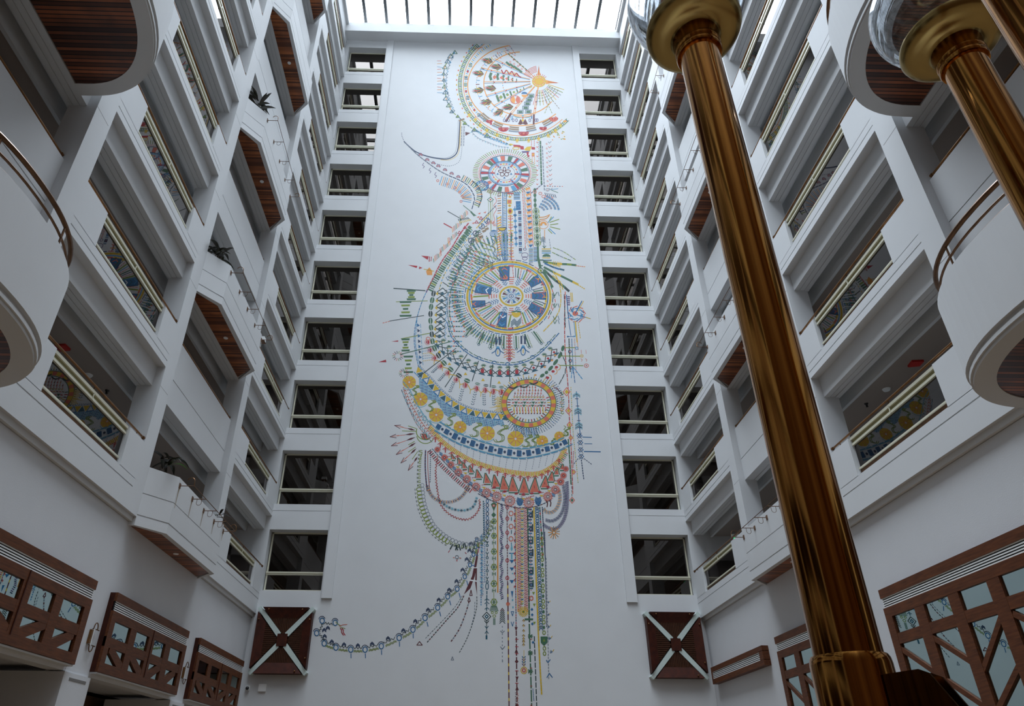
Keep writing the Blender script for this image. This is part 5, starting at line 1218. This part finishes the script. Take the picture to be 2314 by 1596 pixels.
for (x, y, h_) in ((735, 932, 22), (795, 968, 28), (835, 1008, 30), (895, 1042, 34), (963, 1085, 42), (1040, 1125, 50), (1118, 1150, 60), (1195, 1170, 68), (1275, 1182, 72), (1373, 1192, 76), (1467, 1188, 74), (1560, 1158, 58), (1617, 1108, 46), (1667, 1060, 34), (1715, 1020, 26)):
    t_ = -(x-1380)/1100; w_ = h_*.56
    a = (x-t_*h_*1.0, y-h_); b = (x+w_+t_*h_*.2, y+h_*.8); c = (x-w_+t_*h_*.2, y+h_*.8)
    p.F([a, b, c], 'coral'); p.L([(a[0]-4, a[1]), (c[0]-8, c[1])], 7, 'green'); p.L([(a[0]+4, a[1]), (b[0]+8, b[1])], 7, 'green'); p.L([(c[0], c[1]+12), (b[0], b[1]+12)], 9, 'green'); p.L([(x-3, y), (x, y+h_*.3)], 4, 'maroon')
ros = [(592, 862, 17), (655, 935, 21), (713, 1000, 24), (780, 1067, 28), (857, 1130, 30), (940, 1200, 32), (1035, 1253, 35), (1127, 1285, 38), (1245, 1325, 42), (1415, 1340, 42), (1588, 1287, 35), (1655, 1225, 32), (1703, 1152, 25), (1728, 1097, 20), (1750, 1037, 16)]
for (x, y, r) in ros:
    p.ell(x, y, r, r, 6, 'coral', n=18); p.ell(x, y, r*.35, r*.35, 4, 'maroon', n=8)
    for i in range(14): p.rad(x, y, 1, 1, r*.5, r*.82, i*25.7, 4.5, 'coral' if i % 2 else 'red')
    for i in range(16): p.rad(x, y, 1, 1, r+5, r+11, i*22.5, 4, 'red')
for (x, y) in ((1335, 1325), (1500, 1320)):
    for i in range(7): p.L([(x-30+abs(i-3)*3, y-30+i*10), (x, y-16+i*10), (x+30-abs(i-3)*3, y-30+i*10)], 6, 'blue')
for (x, y) in ((700, 950), (775, 1020), (845, 1075), (925, 1140), (1012, 1205), (1100, 1232), (1195, 1275), (1365, 1305), (1445, 1310), (1530, 1278), (1600, 1235), (1660, 1170)):
    p.F([(x-20, y-8), (x+18, y-4), (x+2, y+12)], 'gold'); p.dash([(x-20, y-22), (x+16, y-30)], 5, 'red', 9, 6)
for (x, y) in ((1105, 1215), (1200, 1250), (1305, 1270), (1368, 1275), (1445, 1268), (1515, 1255), (1590, 1210)):
    for a in range(-150, -20, 26): p.rad(x, y, 1, 1, 5, 20, a, 5, 'red')
p.ticks([(540, 860), (620, 960), (720, 1060), (820, 1150), (920, 1225)], 19, 8, 42, 7, ['maroon', 'red']); p.dash([(545, 855), (640, 960), (760, 1080), (900, 1190), (1040, 1300)], 5, ['teal', 'navy'], 22, 8)
for (x, y) in ((625, 900), (685, 965), (745, 1030), (815, 1095), (895, 1165), (985, 1228), (1080, 1270), (1185, 1310), (1640, 1270)):
    for j in (-10, 0, 10): p.L([(x-14, y+j-4), (x+12, y+j+8)], 5, ['blue', 'sky'][j == 0])
p.dash([(960, 1260), (1100, 1330), (1300, 1385), (1480, 1375), (1600, 1325)], 6, ['navy', 'maroon'], 20, 8)
p.ticks([(1640, 1050), (1700, 960), (1745, 880)], 16, 0, 30, 5, ['coral', 'lime', 'green'])
p.done('fringe')
# --- arrows and hanging loops on the left
p = Pen().crop(*C_)
p.ell(480, 700, 78, 72, 7, 'lime', 60, 200, 12); p.ell(485, 730, 80, 78, 6, 'lime', 30, 170, 12); p.ell(490, 720, 50, 56, 5, 'green', 20, 180, 10)
for i in range(10): p.L([(450+9*(i % 5), 720+22*(i//5)), (466+9*(i % 5), 745+22*(i//5))], 6, ['red', 'green', 'coral'][i % 3])
for (x, y, x2, y2) in ((395, 690, 205, 645), (392, 718, 165, 748), (398, 750, 175, 830), (400, 800, 220, 908), (405, 850, 262, 985), (415, 925, 328, 1052)):
    dx, dy = x2-x, y2-y; l = math.hypot(dx, dy); tx, ty = dx/l, dy/l
    p.F([(x, y), (x+tx*l*.2-ty*9, y+ty*l*.2+tx*9), (x+tx*l*.42, y+ty*l*.42), (x+tx*l*.2+ty*9, y+ty*l*.2-tx*9)], 'maroon'); p.L([(x+tx*l*.4, y+ty*l*.4), (x+tx*l*.72, y+ty*l*.72)], 4, 'coral')
    p.L([(x2-tx*55-ty*16, y2-ty*55+tx*16), (x2, y2), (x2-tx*55+ty*16, y2-ty*55-tx*16)], 4.5, 'maroon'); p.L([(x2-tx*80-ty*3, y2-ty*80+tx*3), (x2-tx*20, y2-ty*20)], 4, 'coral')
for (x, y, x2, y2) in ((400, 672, 330, 650), (400, 700, 275, 694), (385, 790, 330, 820), (395, 840, 330, 885), (415, 880, 365, 950), (455, 890, 430, 970)): p.L([(x, y), (x2, y2)], 5, 'lime')
l1 = [(455, 880), (445, 1000), (440, 1120), (448, 1250), (465, 1360), (500, 1460), (555, 1560), (640, 1640), (740, 1700), (850, 1730), (945, 1720), (1010, 1660), (1050, 1580), (1068, 1500)]
for i, (x, y, tx, ty) in enumerate(p.walk(l1, 34 if True else 0)):
    s_ = .62 if i < 10 else (1.15 if i < 27 else .6); nx, ny = ty, -tx
    if i < 12: nx, ny = -nx, -ny; nx, ny = ty, -tx
    q = [(x-tx*12*s_, y-ty*12*s_), (x-tx*12*s_-nx*26*s_, y-ty*12*s_-ny*26*s_), (x-nx*36*s_, y-ny*36*s_), (x+tx*12*s_-nx*26*s_, y+ty*12*s_-ny*26*s_), (x+tx*12*s_, y+ty*12*s_)]
    p.C(q, 6 if s_ > 1 else 5, 'lime'); p.L([(x-tx*8-nx*48*s_, y-ty*8-ny*48*s_), (x+tx*8-nx*48*s_, y+ty*8-ny*48*s_)], 4.5, 'dark')
    if i > 8: p.ell(x+nx*14, y+ny*14, 15, 17, 3.5, 'grey', n=10)
p.dash([(485, 870), (482, 1000), (488, 1120), (500, 1230)], 9, ['purple', 'maroon', 'navy'], 5, 4); p.dash([(505, 880), (505, 1000), (512, 1120), (525, 1230)], 5, 'red', 6, 6); p.dash([(530, 880), (528, 1000), (525, 1150)], 7, 'navy', 4, 14)
rs = [(585, 930), (570, 1050), (575, 1160), (590, 1260), (610, 1350), (670, 1430), (760, 1485), (860, 1500), (935, 1460), (980, 1380), (975, 1295)]
for i, (x, y, tx, ty) in enumerate(p.walk(rs, 27)): p.C([(x-tx*13, y-ty*13), (x+ty*14, y-tx*14), (x+tx*13, y+ty*13)], 4.5, 'red' if i % 4 else 'coral')
bs = [(610, 1320), (680, 1375), (760, 1405), (850, 1408), (920, 1370), (950, 1280)]
for i, (x, y, tx, ty) in enumerate(p.walk(bs, 28)):
    for a in (0, 60, 120): p.L([(x-13*math.cos(math.radians(a)), y-13*math.sin(math.radians(a))), (x+13*math.cos(math.radians(a)), y+13*math.sin(math.radians(a)))], 4, 'aqua' if i % 2 else 'teal')
ds = [(500, 1190), (535, 1270), (580, 1310), (650, 1335), (730, 1330), (800, 1295), (850, 1235), (875, 1180)]
p.ticks(ds, 13, -14, 14, 4.5, ['purple', 'brown', 'grey', 'orange']); p.dash(ds, 5, 'maroon', 8, 14)
p.crop(*D_)
for (x, y, x2, y2) in ((1040, 420, 1020, 455), (1060, 425, 1075, 460), (1070, 425, 1060, 460), (1085, 420, 1095, 460), (1115, 415, 1120, 445), (1125, 412, 1135, 440)): p.L([(x, y), (x2, y2)], 7, 'dark')
p.ell(1070, 512, 12, 12, 4, 'grey', n=10); p.L([(1042, 516), (1052, 516)], 4, 'coral'); p.L([(1088, 518), (1100, 520)], 4, 'coral'); p.L([(1070, 532), (1070, 542)], 5, 'red'); p.L([(1008, 478), (1016, 465)], 4, 'red'); p.L([(1130, 478), (1138, 488)], 4, 'red')
p.done('loops_and_arrows')
# --- feathered hooks on the right
p = Pen().crop(*C_)
for pts, cols in (([(1690, 1230), (1698, 1310), (1670, 1390), (1625, 1430), (1570, 1425), (1548, 1395)], ['orange', 'brown', 'grey']), ([(1728, 1180), (1742, 1300), (1725, 1410), (1680, 1480), (1620, 1510), (1570, 1500)], ['purple', 'grey', 'navy']), ([(1760, 1150), (1765, 1290), (1755, 1420), (1720, 1520), (1660, 1580), (1590, 1570), (1545, 1540)], ['navy', 'purple'])):
    p.ticks(pts, 9, -14, 16, 4.5, cols, slant=8); p.C(pts, 3, cols[-1])
for (x, y) in ((1580, 1350), (1610, 1345)): p.C([(x-12, y-30), (x+4, y-5), (x, y+30)], 8, 'maroon')
p.crop(*D_)
for i in range(13): p.rad(1775, 335, 1, 1.1, 8, 42, -70+i*28, 5, 'orange' if i % 2 else 'brown')
p.done('feather_hooks')
# --- streamers
p = Pen().crop(*D_)
p.dash([(1262, 105), (1266, 360)], 7, 'teal', 9, 8); p.dash([(1250, 350), (1245, 860)], 6, ['sky', 'blue'], 9, 9); p.dash([(1272, 120), (1272, 700)], 5, 'blue', 6, 9)
for i in range(40): y = 360+11*i; p.L([(1238+5*(i % 3), y), (1262-4*(i % 2), y+5)], 4.5, ['sky', 'aqua', 'blue', 'grey'][i % 4])
for i in range(9): p.ell(1291, 105+31*i, 9, 14, 4.5, 'navy' if i % 2 else 'blue', n=10)
for i, y in enumerate((370, 400, 450, 490, 540, 585, 630, 665)): p.L([(1290, y), (1290, y+18)], 5, 'dark'); p.ell(1290, y+28, 8, 9, 4.5, 'teal', 0, 360 if i % 2 else 200, 8)
p.ell(1289, 725, 10, 24, 5, 'teal', n=12); p.dash([(1288, 760), (1286, 880)], 6, 'teal', 22, 8)
for y in (815, 840, 880): p.L([(1272, y+12), (1288, y), (1304, y+12)], 4.5, 'teal')
p.dia(1286, 945, 30, 32, 'dark', 5); p.dia(1286, 945, 16, 18, 'teal'); p.disc(1286, 945, 5, 5, 'white', 6); p.L([(1286, 980), (1286, 1110)], 4, 'dark'); p.C([(1270, 975), (1286, 992), (1302, 975)], 5, 'dark'); p.L([(1274, 1015), (1286, 1032), (1298, 1015)], 4.5, 'teal'); p.L([(1274, 1068), (1286, 1050), (1298, 1068)], 4.5, 'teal'); p.L([(1285, 1085), (1285, 1108)], 11, 'teal')
p.L([(1337, 100), (1338, 860)], 3.5, 'lime'); p.F([(1316, 128), (1338, 112), (1360, 128), (1338, 180)], 'green'); p.disc(1338, 138, 12, 12, 'coral', 8); p.disc(1338, 138, 5, 5, 'white', 6); p.dia(1337, 206, 18, 20, 'green')
for i, y in enumerate((252, 358, 472, 585, 706, 840)):
    r = 18+i; p.ell(1339, y, r, r*1.1, 5, 'lime', n=6)
    for a in (0, 60, 120): p.L([(1339-r*.8*math.cos(math.radians(a)), y-r*.8*math.sin(math.radians(a))), (1339+r*.8*math.cos(math.radians(a)), y+r*.8*math.sin(math.radians(a)))], 4, 'green')
    if i < 5: p.L([(1328, y+50), (1350, y+50)], 4, 'green'); p.L([(1328, y+38), (1328, y+62)], 4, 'green'); p.L([(1350, y+38), (1350, y+62)], 4, 'green')
for i in range(7): p.dash([(1320+6*i, 868), (1310+10*i, 908)], 5, 'green', 6, 5)
for x in (1327, 1355): p.ell(x, 917, 8, 8, 4, 'lime', n=8)
p.ell(1341, 942, 11, 9, 4, 'lime', n=8)
for x in (1335, 1341, 1347): p.L([(x, 958), (x, 1005)], 3.5, 'green')
p.dash([(1365, 118), (1367, 770)], 8, 'orange', 11, 5)
for i in range(52): y = 130+13.5*i; p.L([(1386+5*math.sin(i*.9), y), (1402+5*math.sin(i*.9), y+(10 if i < 24 else -9))], 6, 'purple' if i % 3 else 'navy')
for i in range(7): p.L([(1386-i, 905+15*i), (1400, 885+15*i), (1414+i, 905+15*i)], 4.5, 'dark' if i else 'maroon')
p.dash([(1400, 1015), (1400, 1280)], 5, 'grey', 9, 18); p.L([(1387, 1050), (1400, 1064), (1415, 1050)], 5, 'grey'); p.L([(1387, 1165), (1400, 1185), (1418, 1162)], 5, 'grey'); p.L([(1401, 1262), (1401, 1276)], 6, 'grey')
p.dash([(1434, 140), (1438, 690)], 5, 'maroon', 14, 7); p.dash([(1439, 700), (1449, 1596)], 7, ['maroon', 'gold', 'maroon'], 17, 4)
for y in (150, 232, 335, 437, 537, 665): p.ell(1436, y, 11, 13, 4.5, 'red', n=10); p.disc(1436, y, 4, 5, 'red', 6)
for j in (-6, 0, 6): p.L([(1428, 853+j), (1454, 853+j)], 3.5, 'coral'); p.L([(1440+j, 842), (1440+j, 866)], 3.5, 'coral')
for y in (195, 290, 380): p.ell(1463, y, 15, 17, 5, 'coral', n=12); p.L([(1466, y+28), (1466, y+52)], 5, 'teal')
p.F([(1459, 455), (1468, 405), (1476, 455), (1468, 470)], 'aqua'); p.L([(1450, 485), (1486, 485)], 6, 'blue'); p.L([(1468, 485), (1468, 525)], 9, 'aqua')
for y in (545, 600, 692): p.F([(1452, y-12), (1486, y-12), (1469, y+14)], 'blue')
p.F([(1462, 760), (1480, 760), (1472, 812)], 'blue'); p.disc(1474, 632, 6, 5, 'aqua', 6); p.disc(1474, 825, 6, 9, 'aqua', 8); p.disc(1477, 878, 6, 9, 'aqua', 8)
for y in (925, 1000): p.L([(1464, y-16), (1474, y+16), (1482, y-16)], 4, 'blue', y < 950)
for y in range(150, 760, 48): p.rad(1484, y, 1, 1, 2, 13, -30, 4, 'red'); p.rad(1484, y, 1, 1, 2, 13, 20, 4, 'red'); p.rad(1484, y, 1, 1, 2, 13, 70, 4, 'coral')
p.dash([(1492, 150), (1500, 1020)], 5, ['maroon', 'navy', 'red'], 13, 6); p.dash([(1501, 1050), (1507, 1596)], 7, 'maroon', 34, 14)
for (x, y, k_) in ((1500, 1035, 0), (1502, 1195, 1), (1504, 1272, 2), (1507, 1395, 0), (1507, 1467, 1), (1506, 1590, 2)):
    if k_ == 0: p.F([(x-12, y-14), (x+12, y-14), (x, y+16)], 'maroon')
    elif k_ == 1: p.F([(x-13, y+14), (x+13, y+14), (x, y-18)], 'maroon')
    else: p.dia(x, y, 14, 16, 'maroon')
for y in (1110, 1165, 1215, 1340, 1430): p.L([(1494, y), (1516, y)], 4, 'red')
for i in range(8): p.dash([(1494+3*(i % 2), 1500+13*i), (1520, 1505+13*i)], 4, ['maroon', 'coral'], 5, 10)
for i in range(58):
    y = 155+13*i
    p.L([(1508+i*.1, y+10), (1534+i*.1, y-2)], 4.5, 'coral' if i % 2 else 'red'); p.L([(1555+i*.1, y-2), (1580+i*.1, y+10)], 4.5, 'coral' if i % 2 else 'red')
p.dash([(1500, 158), (1512, 890)], 5, ['orange', 'gold'], 22, 6)
for i in range(44): y = 160+16*i; p.L([(1536, y), (1544, y+8), (1552, y)], 5, ['gold', 'teal', 'gold', 'lime'][i % 4])
p.disc(1553, 910, 15, 15, 'gold', 12); p.disc(1553, 910, 7, 7, 'green', 8)
for i in range(18): p.rad(1553, 910, 1, 1.05, 19, 36, i*20, 5, 'gold')
for i in range(9): y = 965+(37 if i < 5 else 22)*min(i, 5)+(22*(i-5) if i > 5 else 0); p.L([(1546, y+12), (1554, y), (1563, y+12)], 4.5, 'brown'); p.L([(1555, y), (1555, y+20)], 3.5, 'gold')
for i in range(4): y = 1235+18*i; p.L([(1544, y), (1556, y+14), (1568, y)], 5, ['blue', 'purple'][i % 2])
p.ell(1557, 1336, 22, 24, 5, 'gold', n=16); p.ell(1557, 1336, 11, 12, 7, 'coral', n=10); p.L([(1557, 1190), (1557, 1310)], 3, 'gold')
p.dash([(1584, 160), (1596, 980)], 9, ['green', 'dark', 'green'], 40, 9); p.dash([(1596, 1000), (1613, 1596)], 8, 'green', 82, 14)
for i in range(24): y = 165+25*i; p.L([(1592+.3*i, y), (1612+.4*i, y)], 7, ['navy', 'blue', 'teal'][i % 3]); p.disc(1602+.3*i, y+12, 4, 4, 'red', 6)
for y in (200, 300, 390, 480, 610, 705): p.L([(1616+y*.01, y-24), (1616+y*.01, y+24)], 9, 'green' if y % 4 else 'dark'); p.ell(1603+y*.01, y+10, 11, 12, 6, 'navy', n=10)
p.ell(1611, 812, 12, 15, 6, 'coral', n=12)
for y in (965,): p.L([(1566, y), (1620, y)], 11, 'green')
for (x, y, c) in ((1615, 893, 'blue'), (1617, 932, 'blue'), (1618, 998, 'blue'), (1623, 1133, 'blue')): p.dia(x, y, 10, 12, c)
for (x, y) in ((1627, 775), (1632, 860), (1633, 992)): p.F([(x-11, y-9), (x+11, y-9), (x, y+12)], 'lime')
for y in (1088, 1210, 1343): p.L([(1590, y-12), (1616, y+12)], 6, 'green'); p.L([(1590, y+12), (1616, y-12)], 6, 'green'); p.L([(1588, y), (1622, y)], 5, 'green')
for y in (1110, 1320, 1450, 1590): p.L([(1604, y), (1616, y)], 4, 'red')
p.dash([(1632, 1090), (1650, 1596)], 6, 'dark', 34, 14)
p.dash([(1629, 150), (1648, 720), (1668, 1200), (1686, 1512)], 9, 'gold', 17, 7)
for i in range(50):
    y = 160+18*i; x = 1652+.6*i; p.ell(x, y, 12, 11, 4.5, 'blue' if i % 2 else 'teal', 160 if i > 20 else 0, 380 if i > 20 else 360, 8)
    if i % 3 == 0: p.disc(x, y, 5, 5, 'navy', 6)
p.dash([(1672, 150), (1694, 520)], 7, ['green', 'teal', 'red'], 13, 7); p.dash([(1690, 150), (1712, 520)], 6, 'navy', 8, 6)
for i in range(24):
    y = 340+38*i; x = 1686+.9*i
    if 1080 < y < 1150: continue
    (p.ell(x, y, 10, 14, 5, 'lime', n=8) if i % 3 else p.disc(x, y, 9, 13, 'green', 8))
p.F([(1677, 1090), (1729, 1090), (1727, 1135), (1703, 1158), (1680, 1135)], 'green'); p.tri(1703, 1115, 9, 12, 'lime')
p.dash([(1708, 330), (1722, 1020)], 5, 'navy', 5, 7); p.dash([(1718, 520), (1738, 1400)], 4.5, 'grey', 12, 12)
for (x, y, s_) in ((1742, 840, .8), (1742, 930, .8), (1745, 1018, 1), (1753, 1102, 1.3), (1765, 1200, 1.3)):
    for a, c in ((-150, 'grey'), (180, 'grey'), (150, 'blue'), (-60, 'gold')): p.rad(x, y, 1, 1, 3, 14*s_, a, 4, c)
p.L([(1724, 1388), (1742, 1358), (1764, 1388)], 5, 'blue'); p.L([(1720, 1262), (1732, 1280), (1748, 1258)], 5, 'blue'); p.dash([(1622, 1470), (1630, 1560)], 4, 'blue', 8, 5)
p.done('streamers')
# --- forked tail and the long garland to the left
p = Pen().crop(*D_)
p.F([(1222, 445), (1206, 520), (1180, 650), (1120, 785), (1168, 740), (1200, 650), (1222, 520)], 'maroon')
p.F([(1205, 590), (1216, 590), (1214, 700), (1216, 795), (1202, 700)], 'maroon'); p.L([(1165, 680), (1215, 688)], 8, 'white'); p.L([(1180, 590), (1218, 590)], 5, 'white')
p.L([(1232, 410), (1226, 480)], 4, 'red')
for pts, w, cols in (([(1120, 795), (1075, 880), (1000, 965), (860, 1125)], 6, ['maroon', 'dark']), ([(1108, 795), (1060, 870), (985, 955), (850, 1095)], 4, ['grey', 'dark']), ([(1158, 835), (1130, 930), (1085, 1040), (1025, 1130)], 7, ['maroon', 'grey']), ([(1214, 800), (1212, 880), (1185, 990), (1140, 1110), (1085, 1212)], 4.5, 'dark'), ([(1200, 840), (1195, 930), (1175, 1010)], 4, 'grey')): p.dash(pts, w, cols, 13, 9)
for (x, y, a, b) in ((798, 1140, 20, 13), (1037, 1250, 9, 12), (1158, 820, 9, 14), (1172, 772, 9, 20)): p.tri(x, y, a, b, 'maroon' if y < 1200 else 'grey', 5)
tl = [(1215, 390), (1205, 440), (1190, 495), (1165, 570), (1127, 655), (1072, 745), (1003, 800), (930, 880), (838, 955), (750, 1040), (650, 1100), (520, 1160), (402, 1185), (298, 1185), (190, 1170), (105, 1140), (50, 1065), (90, 975), (185, 990)]
for i, (x, y) in enumerate(tl):
    r = 9+min(i, 8)*.9; p.ell(x, y, r, r*1.25, 5.5, 'blue', n=14); p.ell(x-1, y-8, r*1.4, r*1.5, 4, 'navy', 190, 340, 8)
    if 3 < i < 14: vx, vy = (.5, 1) if i < 9 else (.06, 1); p.L([(x+vx*28, y+30), (x+vx*44, y+62)], 5, 'blue')
    elif i <= 3: p.L([(x+16, y+2), (x+34, y+6)], 4.5, 'blue')
    if i < len(tl)-1:
        x2, y2 = tl[i+1]; l = math.hypot(x2-x, y2-y); tx, ty = (x2-x)/l, (y2-y)/l; n_ = 6
        if i >= 15: nx, ny = -ty, tx
        nx, ny = ty, -tx
        if ny > 0: nx, ny = -nx, -ny
        if i > 15: nx, ny = -ty, tx
        z = [(x+tx*l*(.18+.64*j/n_)+nx*(6 if j % 2 else 20), y+ty*l*(.18+.64*j/n_)+ny*(6 if j % 2 else 20)) for j in range(n_+1)]
        p.L(z, 3.5, 'dark')
        if i < 15:
            for o in (-8, -16): p.C([(x+tx*l*(.2+.6*j/6)+nx*(o+(3 if j % 2 else -3)), y+ty*l*(.2+.6*j/6)+ny*(o+(3 if j % 2 else -3))) for j in range(7)], 3.5, 'lime')
        mx_, my_ = x+tx*l*.5+nx*38, y+ty*l*.5+ny*38
        for j in range(3): p.L([(mx_-14, my_+8+j*7), (mx_, my_-6+j*7), (mx_+14, my_+8+j*7)], 3.5, 'navy')
p.C([(190, 985), (205, 1000), (225, 1012)], 4, 'lime'); p.L([(215, 1015), (240, 1005), (272, 1003)], 3.5, 'coral'); p.L([(222, 1022), (258, 1032)], 3.5, 'lime')
for o in (0, 12): p.C([(222+o, 1030), (232+o, 1045), (232+o, 1060), (245+o, 1080)], 5, 'red')
p.done('long_garland')
# --- the chain and compass on the right
p = Pen().crop(*C_)
p.dash([(1745, -560), (1738, -300), (1745, 0), (1770, 300), (1783, 600), (1800, 900), (1812, 1250)], 7, ['coral', 'red'], 30, 9)
for (x, y, r) in ((1757, 342, 36), (1773, 512, 30), (1783, 640, 26), (1795, 756, 20), (1820, 1065, 20), (1806, 1320, 26)): p.dia(x, y, r*.85, r*1.05, 'coral', 6); p.dia(x, y, r*.5, r*.65, 'gold' if r != 26 or y < 1000 else 'green'); 
p.dash([(1795, 300), (1815, 700), (1835, 900), (1860, 1160)], 5, ['gold', 'lime'], 10, 9); p.dash([(1772, 770), (1785, 960), (1795, 1140)], 10, 'green', 38, 8); p.dash([(1800, 1160), (1805, 1270)], 4, 'dark', 22, 12); p.dash([(1820, 880), (1815, 1020)], 6, 'red', 5, 9)
p.L([(1845, 340), (1880, 740)], 6, 'blue')
for (x, y, n_) in ((1845, 345, 3), (1858, 480, 5), (1866, 610, 5)):
    for i in range(n_): p.L([(x-30, y+26+11*i), (x+i, y+6+11*i), (x+32, y+26+11*i)], 5.5, 'teal' if i % 2 else 'aqua')
for (x, y) in ((1848, 405), (1856, 470), (1860, 535), (1866, 602), (1872, 665)): p.L([(x-14, y), (x+14, y)], 5, 'navy')
for (x, y) in ((1873, 738), (1880, 800), (1884, 865), (1888, 925)): p.dia(x, y, 24, 20, 'blue', 5); p.disc(x, y, 5, 5, 'navy', 6); p.L([(x-18, y-26), (x+18, y+26)], 4, 'navy'); p.L([(x+18, y-26), (x-18, y+26)], 4, 'navy')
for (a, b, c, d, w) in ((1900, 750, 1982, 753, 6), (1918, 811, 1986, 812, 5), (1915, 880, 2062, 883, 8)): p.L([(a, b), (c, d)], w, 'blue')
p.dash([(1890, 955), (1900, 1040), (1910, 1118)], 7, 'navy', 14, 9); p.dash([(1915, 945), (1988, 1000)], 5, 'navy', 14, 9); p.dash([(1860, 945), (1828, 985)], 5, 'navy', 14, 9)
for i in range(7): p.ell(1720-(i % 2)*6, 350+30*i, 11, 13, 5, 'orange' if i % 2 else 'lime', 0, 250, 8); p.C([(1740-i*2, 520+32*i), (1758-i*2, 532+32*i), (1742-i*2, 548+32*i)], 4.5, 'lime') if i > 3 else None
for i in range(10): p.L([(1640+8*i, 300+2*i), (1690+6*i, 330+9*i)], 5, ['coral', 'navy', 'grey'][i % 3]) if i < 5 else None
p.crop(*B_)
CX_, CY_ = 1845, 1078
for r, c in ((70, 'coral'), (55, 'blue'), (42, 'sky')): p.dash(p.arcpts(CX_, CY_, r, r*.92, 0, 360, 24), 7, c, 40, 8)
p.disc(CX_-10, CY_-6, 26, 22, 'coral', 12); p.L([(1895, 960), (1835, 1070)], 7, 'blue'); p.L([(1910, 960), (1860, 1050)], 5, 'gold'); p.L([(1850, 1085), (1970, 1118)], 6, 'blue'); p.L([(1930, 1105), (1972, 1120)], 5, 'gold'); p.L([(1730, 1125), (1800, 1098)], 4, 'sky'); p.L([(1815, 1060), (1790, 1020)], 6, 'blue')
p.L([(1755, 905), (1775, 1120)], 7, 'blue'); p.dash([(1735, 900), (1745, 1200)], 6, 'dark', 42, 9); p.L([(1793, 885), (1800, 965)], 6, 'gold'); p.L([(1806, 885), (1812, 965)], 6, 'gold')
for i in range(5): p.L([(1765, 920+18*i), (1785, 922+18*i)], 9, 'purple')
p.L([(1835, 1145), (1852, 1330)], 9, 'gold'); p.L([(1822, 1145), (1838, 1280)], 5, 'sky'); p.dash([(1860, 1150), (1880, 1290)], 5, 'gold', 14, 8)
p.L([(1775, 1130), (1795, 1270)], 5, 'blue'); p.L([(1765, 1280), (1825, 1280)], 5, 'blue'); p.disc(1768, 1280, 8, 8, 'blue', 8); p.disc(1826, 1278, 8, 8, 'sky', 8)
p.dash([(1778, 1300), (1790, 1596)], 8, 'dark', 9, 7); p.dash([(1803, 1300), (1816, 1600)], 5, 'blue', 40, 5); p.dash([(1828, 1300), (1842, 1600)], 5, ['coral', 'grey'], 7, 8); p.dash([(1850, 1290), (1862, 1400)], 6, 'orange', 5, 8)
for (x, y) in ((1786, 1415), (1790, 1498), (1795, 1558)): p.ell(x, y, 13, 14, 5, 'navy', n=12); p.disc(x, y, 6, 6, 'coral', 6)
for (a, b, c, d) in ((1740, 1380, 1830, 1380), (1705, 1455, 1880, 1457), (1695, 1540, 1905, 1542)): p.L([(a, b), (c, d)], 6, 'lime')
p.ell(1848, 1385, 12, 12, 5, 'sky', n=10); p.ell(1893, 1455, 14, 12, 4, 'gold', n=10); p.disc(1893, 1455, 5, 5, 'gold', 6); p.ell(1935, 1542, 19, 16, 4.5, 'coral', n=12); p.disc(1935, 1542, 6, 6, 'red', 6)
for (x, y) in ((1888, 1400), (1930, 1400)): p.L([(x, y), (x+3, y+34)], 3, 'coral'); p.C([(x-4, y+80), (x+8, y+88), (x+4, y+104)], 3.5, 'coral')
p.dash([(1820, 1560), (1885, 1645)], 7, 'sky', 26, 8); p.dash([(1815, 1560), (1832, 1700)], 6, 'blue', 28, 8); p.dash([(1808, 1560), (1800, 1640)], 6, 'sky', 26, 8)
# rays to the right of the great wheel
for (pts, w, cols, on, of) in (([(1550, 605), (1660, 622), (1760, 628), (1820, 634)], 15, ['green', 'lime', 'green', 'gold'], 34, 9), ([(1840, 640), (1915, 650)], 5, ['orange', 'coral'], 12, 6), ([(1560, 620), (1640, 655), (1700, 672)], 12, ['blue', 'teal'], 40, 8), ([(1555, 655), (1650, 705), (1760, 760), (1840, 800)], 15, ['green', 'green', 'gold'], 50, 8), ([(1845, 805), (1922, 852)], 7, 'gold', 10, 9), ([(1555, 680), (1640, 760), (1720, 820), (1775, 868)], 17, ['green', 'dark'], 42, 8), ([(1550, 700), (1600, 780), (1625, 830)], 19, 'green', 46, 8), ([(1635, 478), (1720, 510), (1815, 572)], 5, ['lime', 'lime', 'grey'], 26, 8), ([(1628, 520), (1700, 555), (1790, 592)], 6, ['lime', 'green', 'grey'], 30, 8), ([(1600, 400), (1612, 480)], 4, 'grey', 16, 8), ([(1630, 730), (1700, 790), (1722, 850)], 7, 'gold', 26, 8), ([(1590, 620), (1680, 640)], 6, 'gold', 30, 8)): p.dash(pts, w, cols, on, of)
for i in range(5): p.L([(1640+16*i, 600+2*i), (1640+14*i, 645+3*i)], 4, 'gold')
p.done('chain_and_compass')
for o in list(bpy.data.objects):
    if '_w' in o: del o['_w']
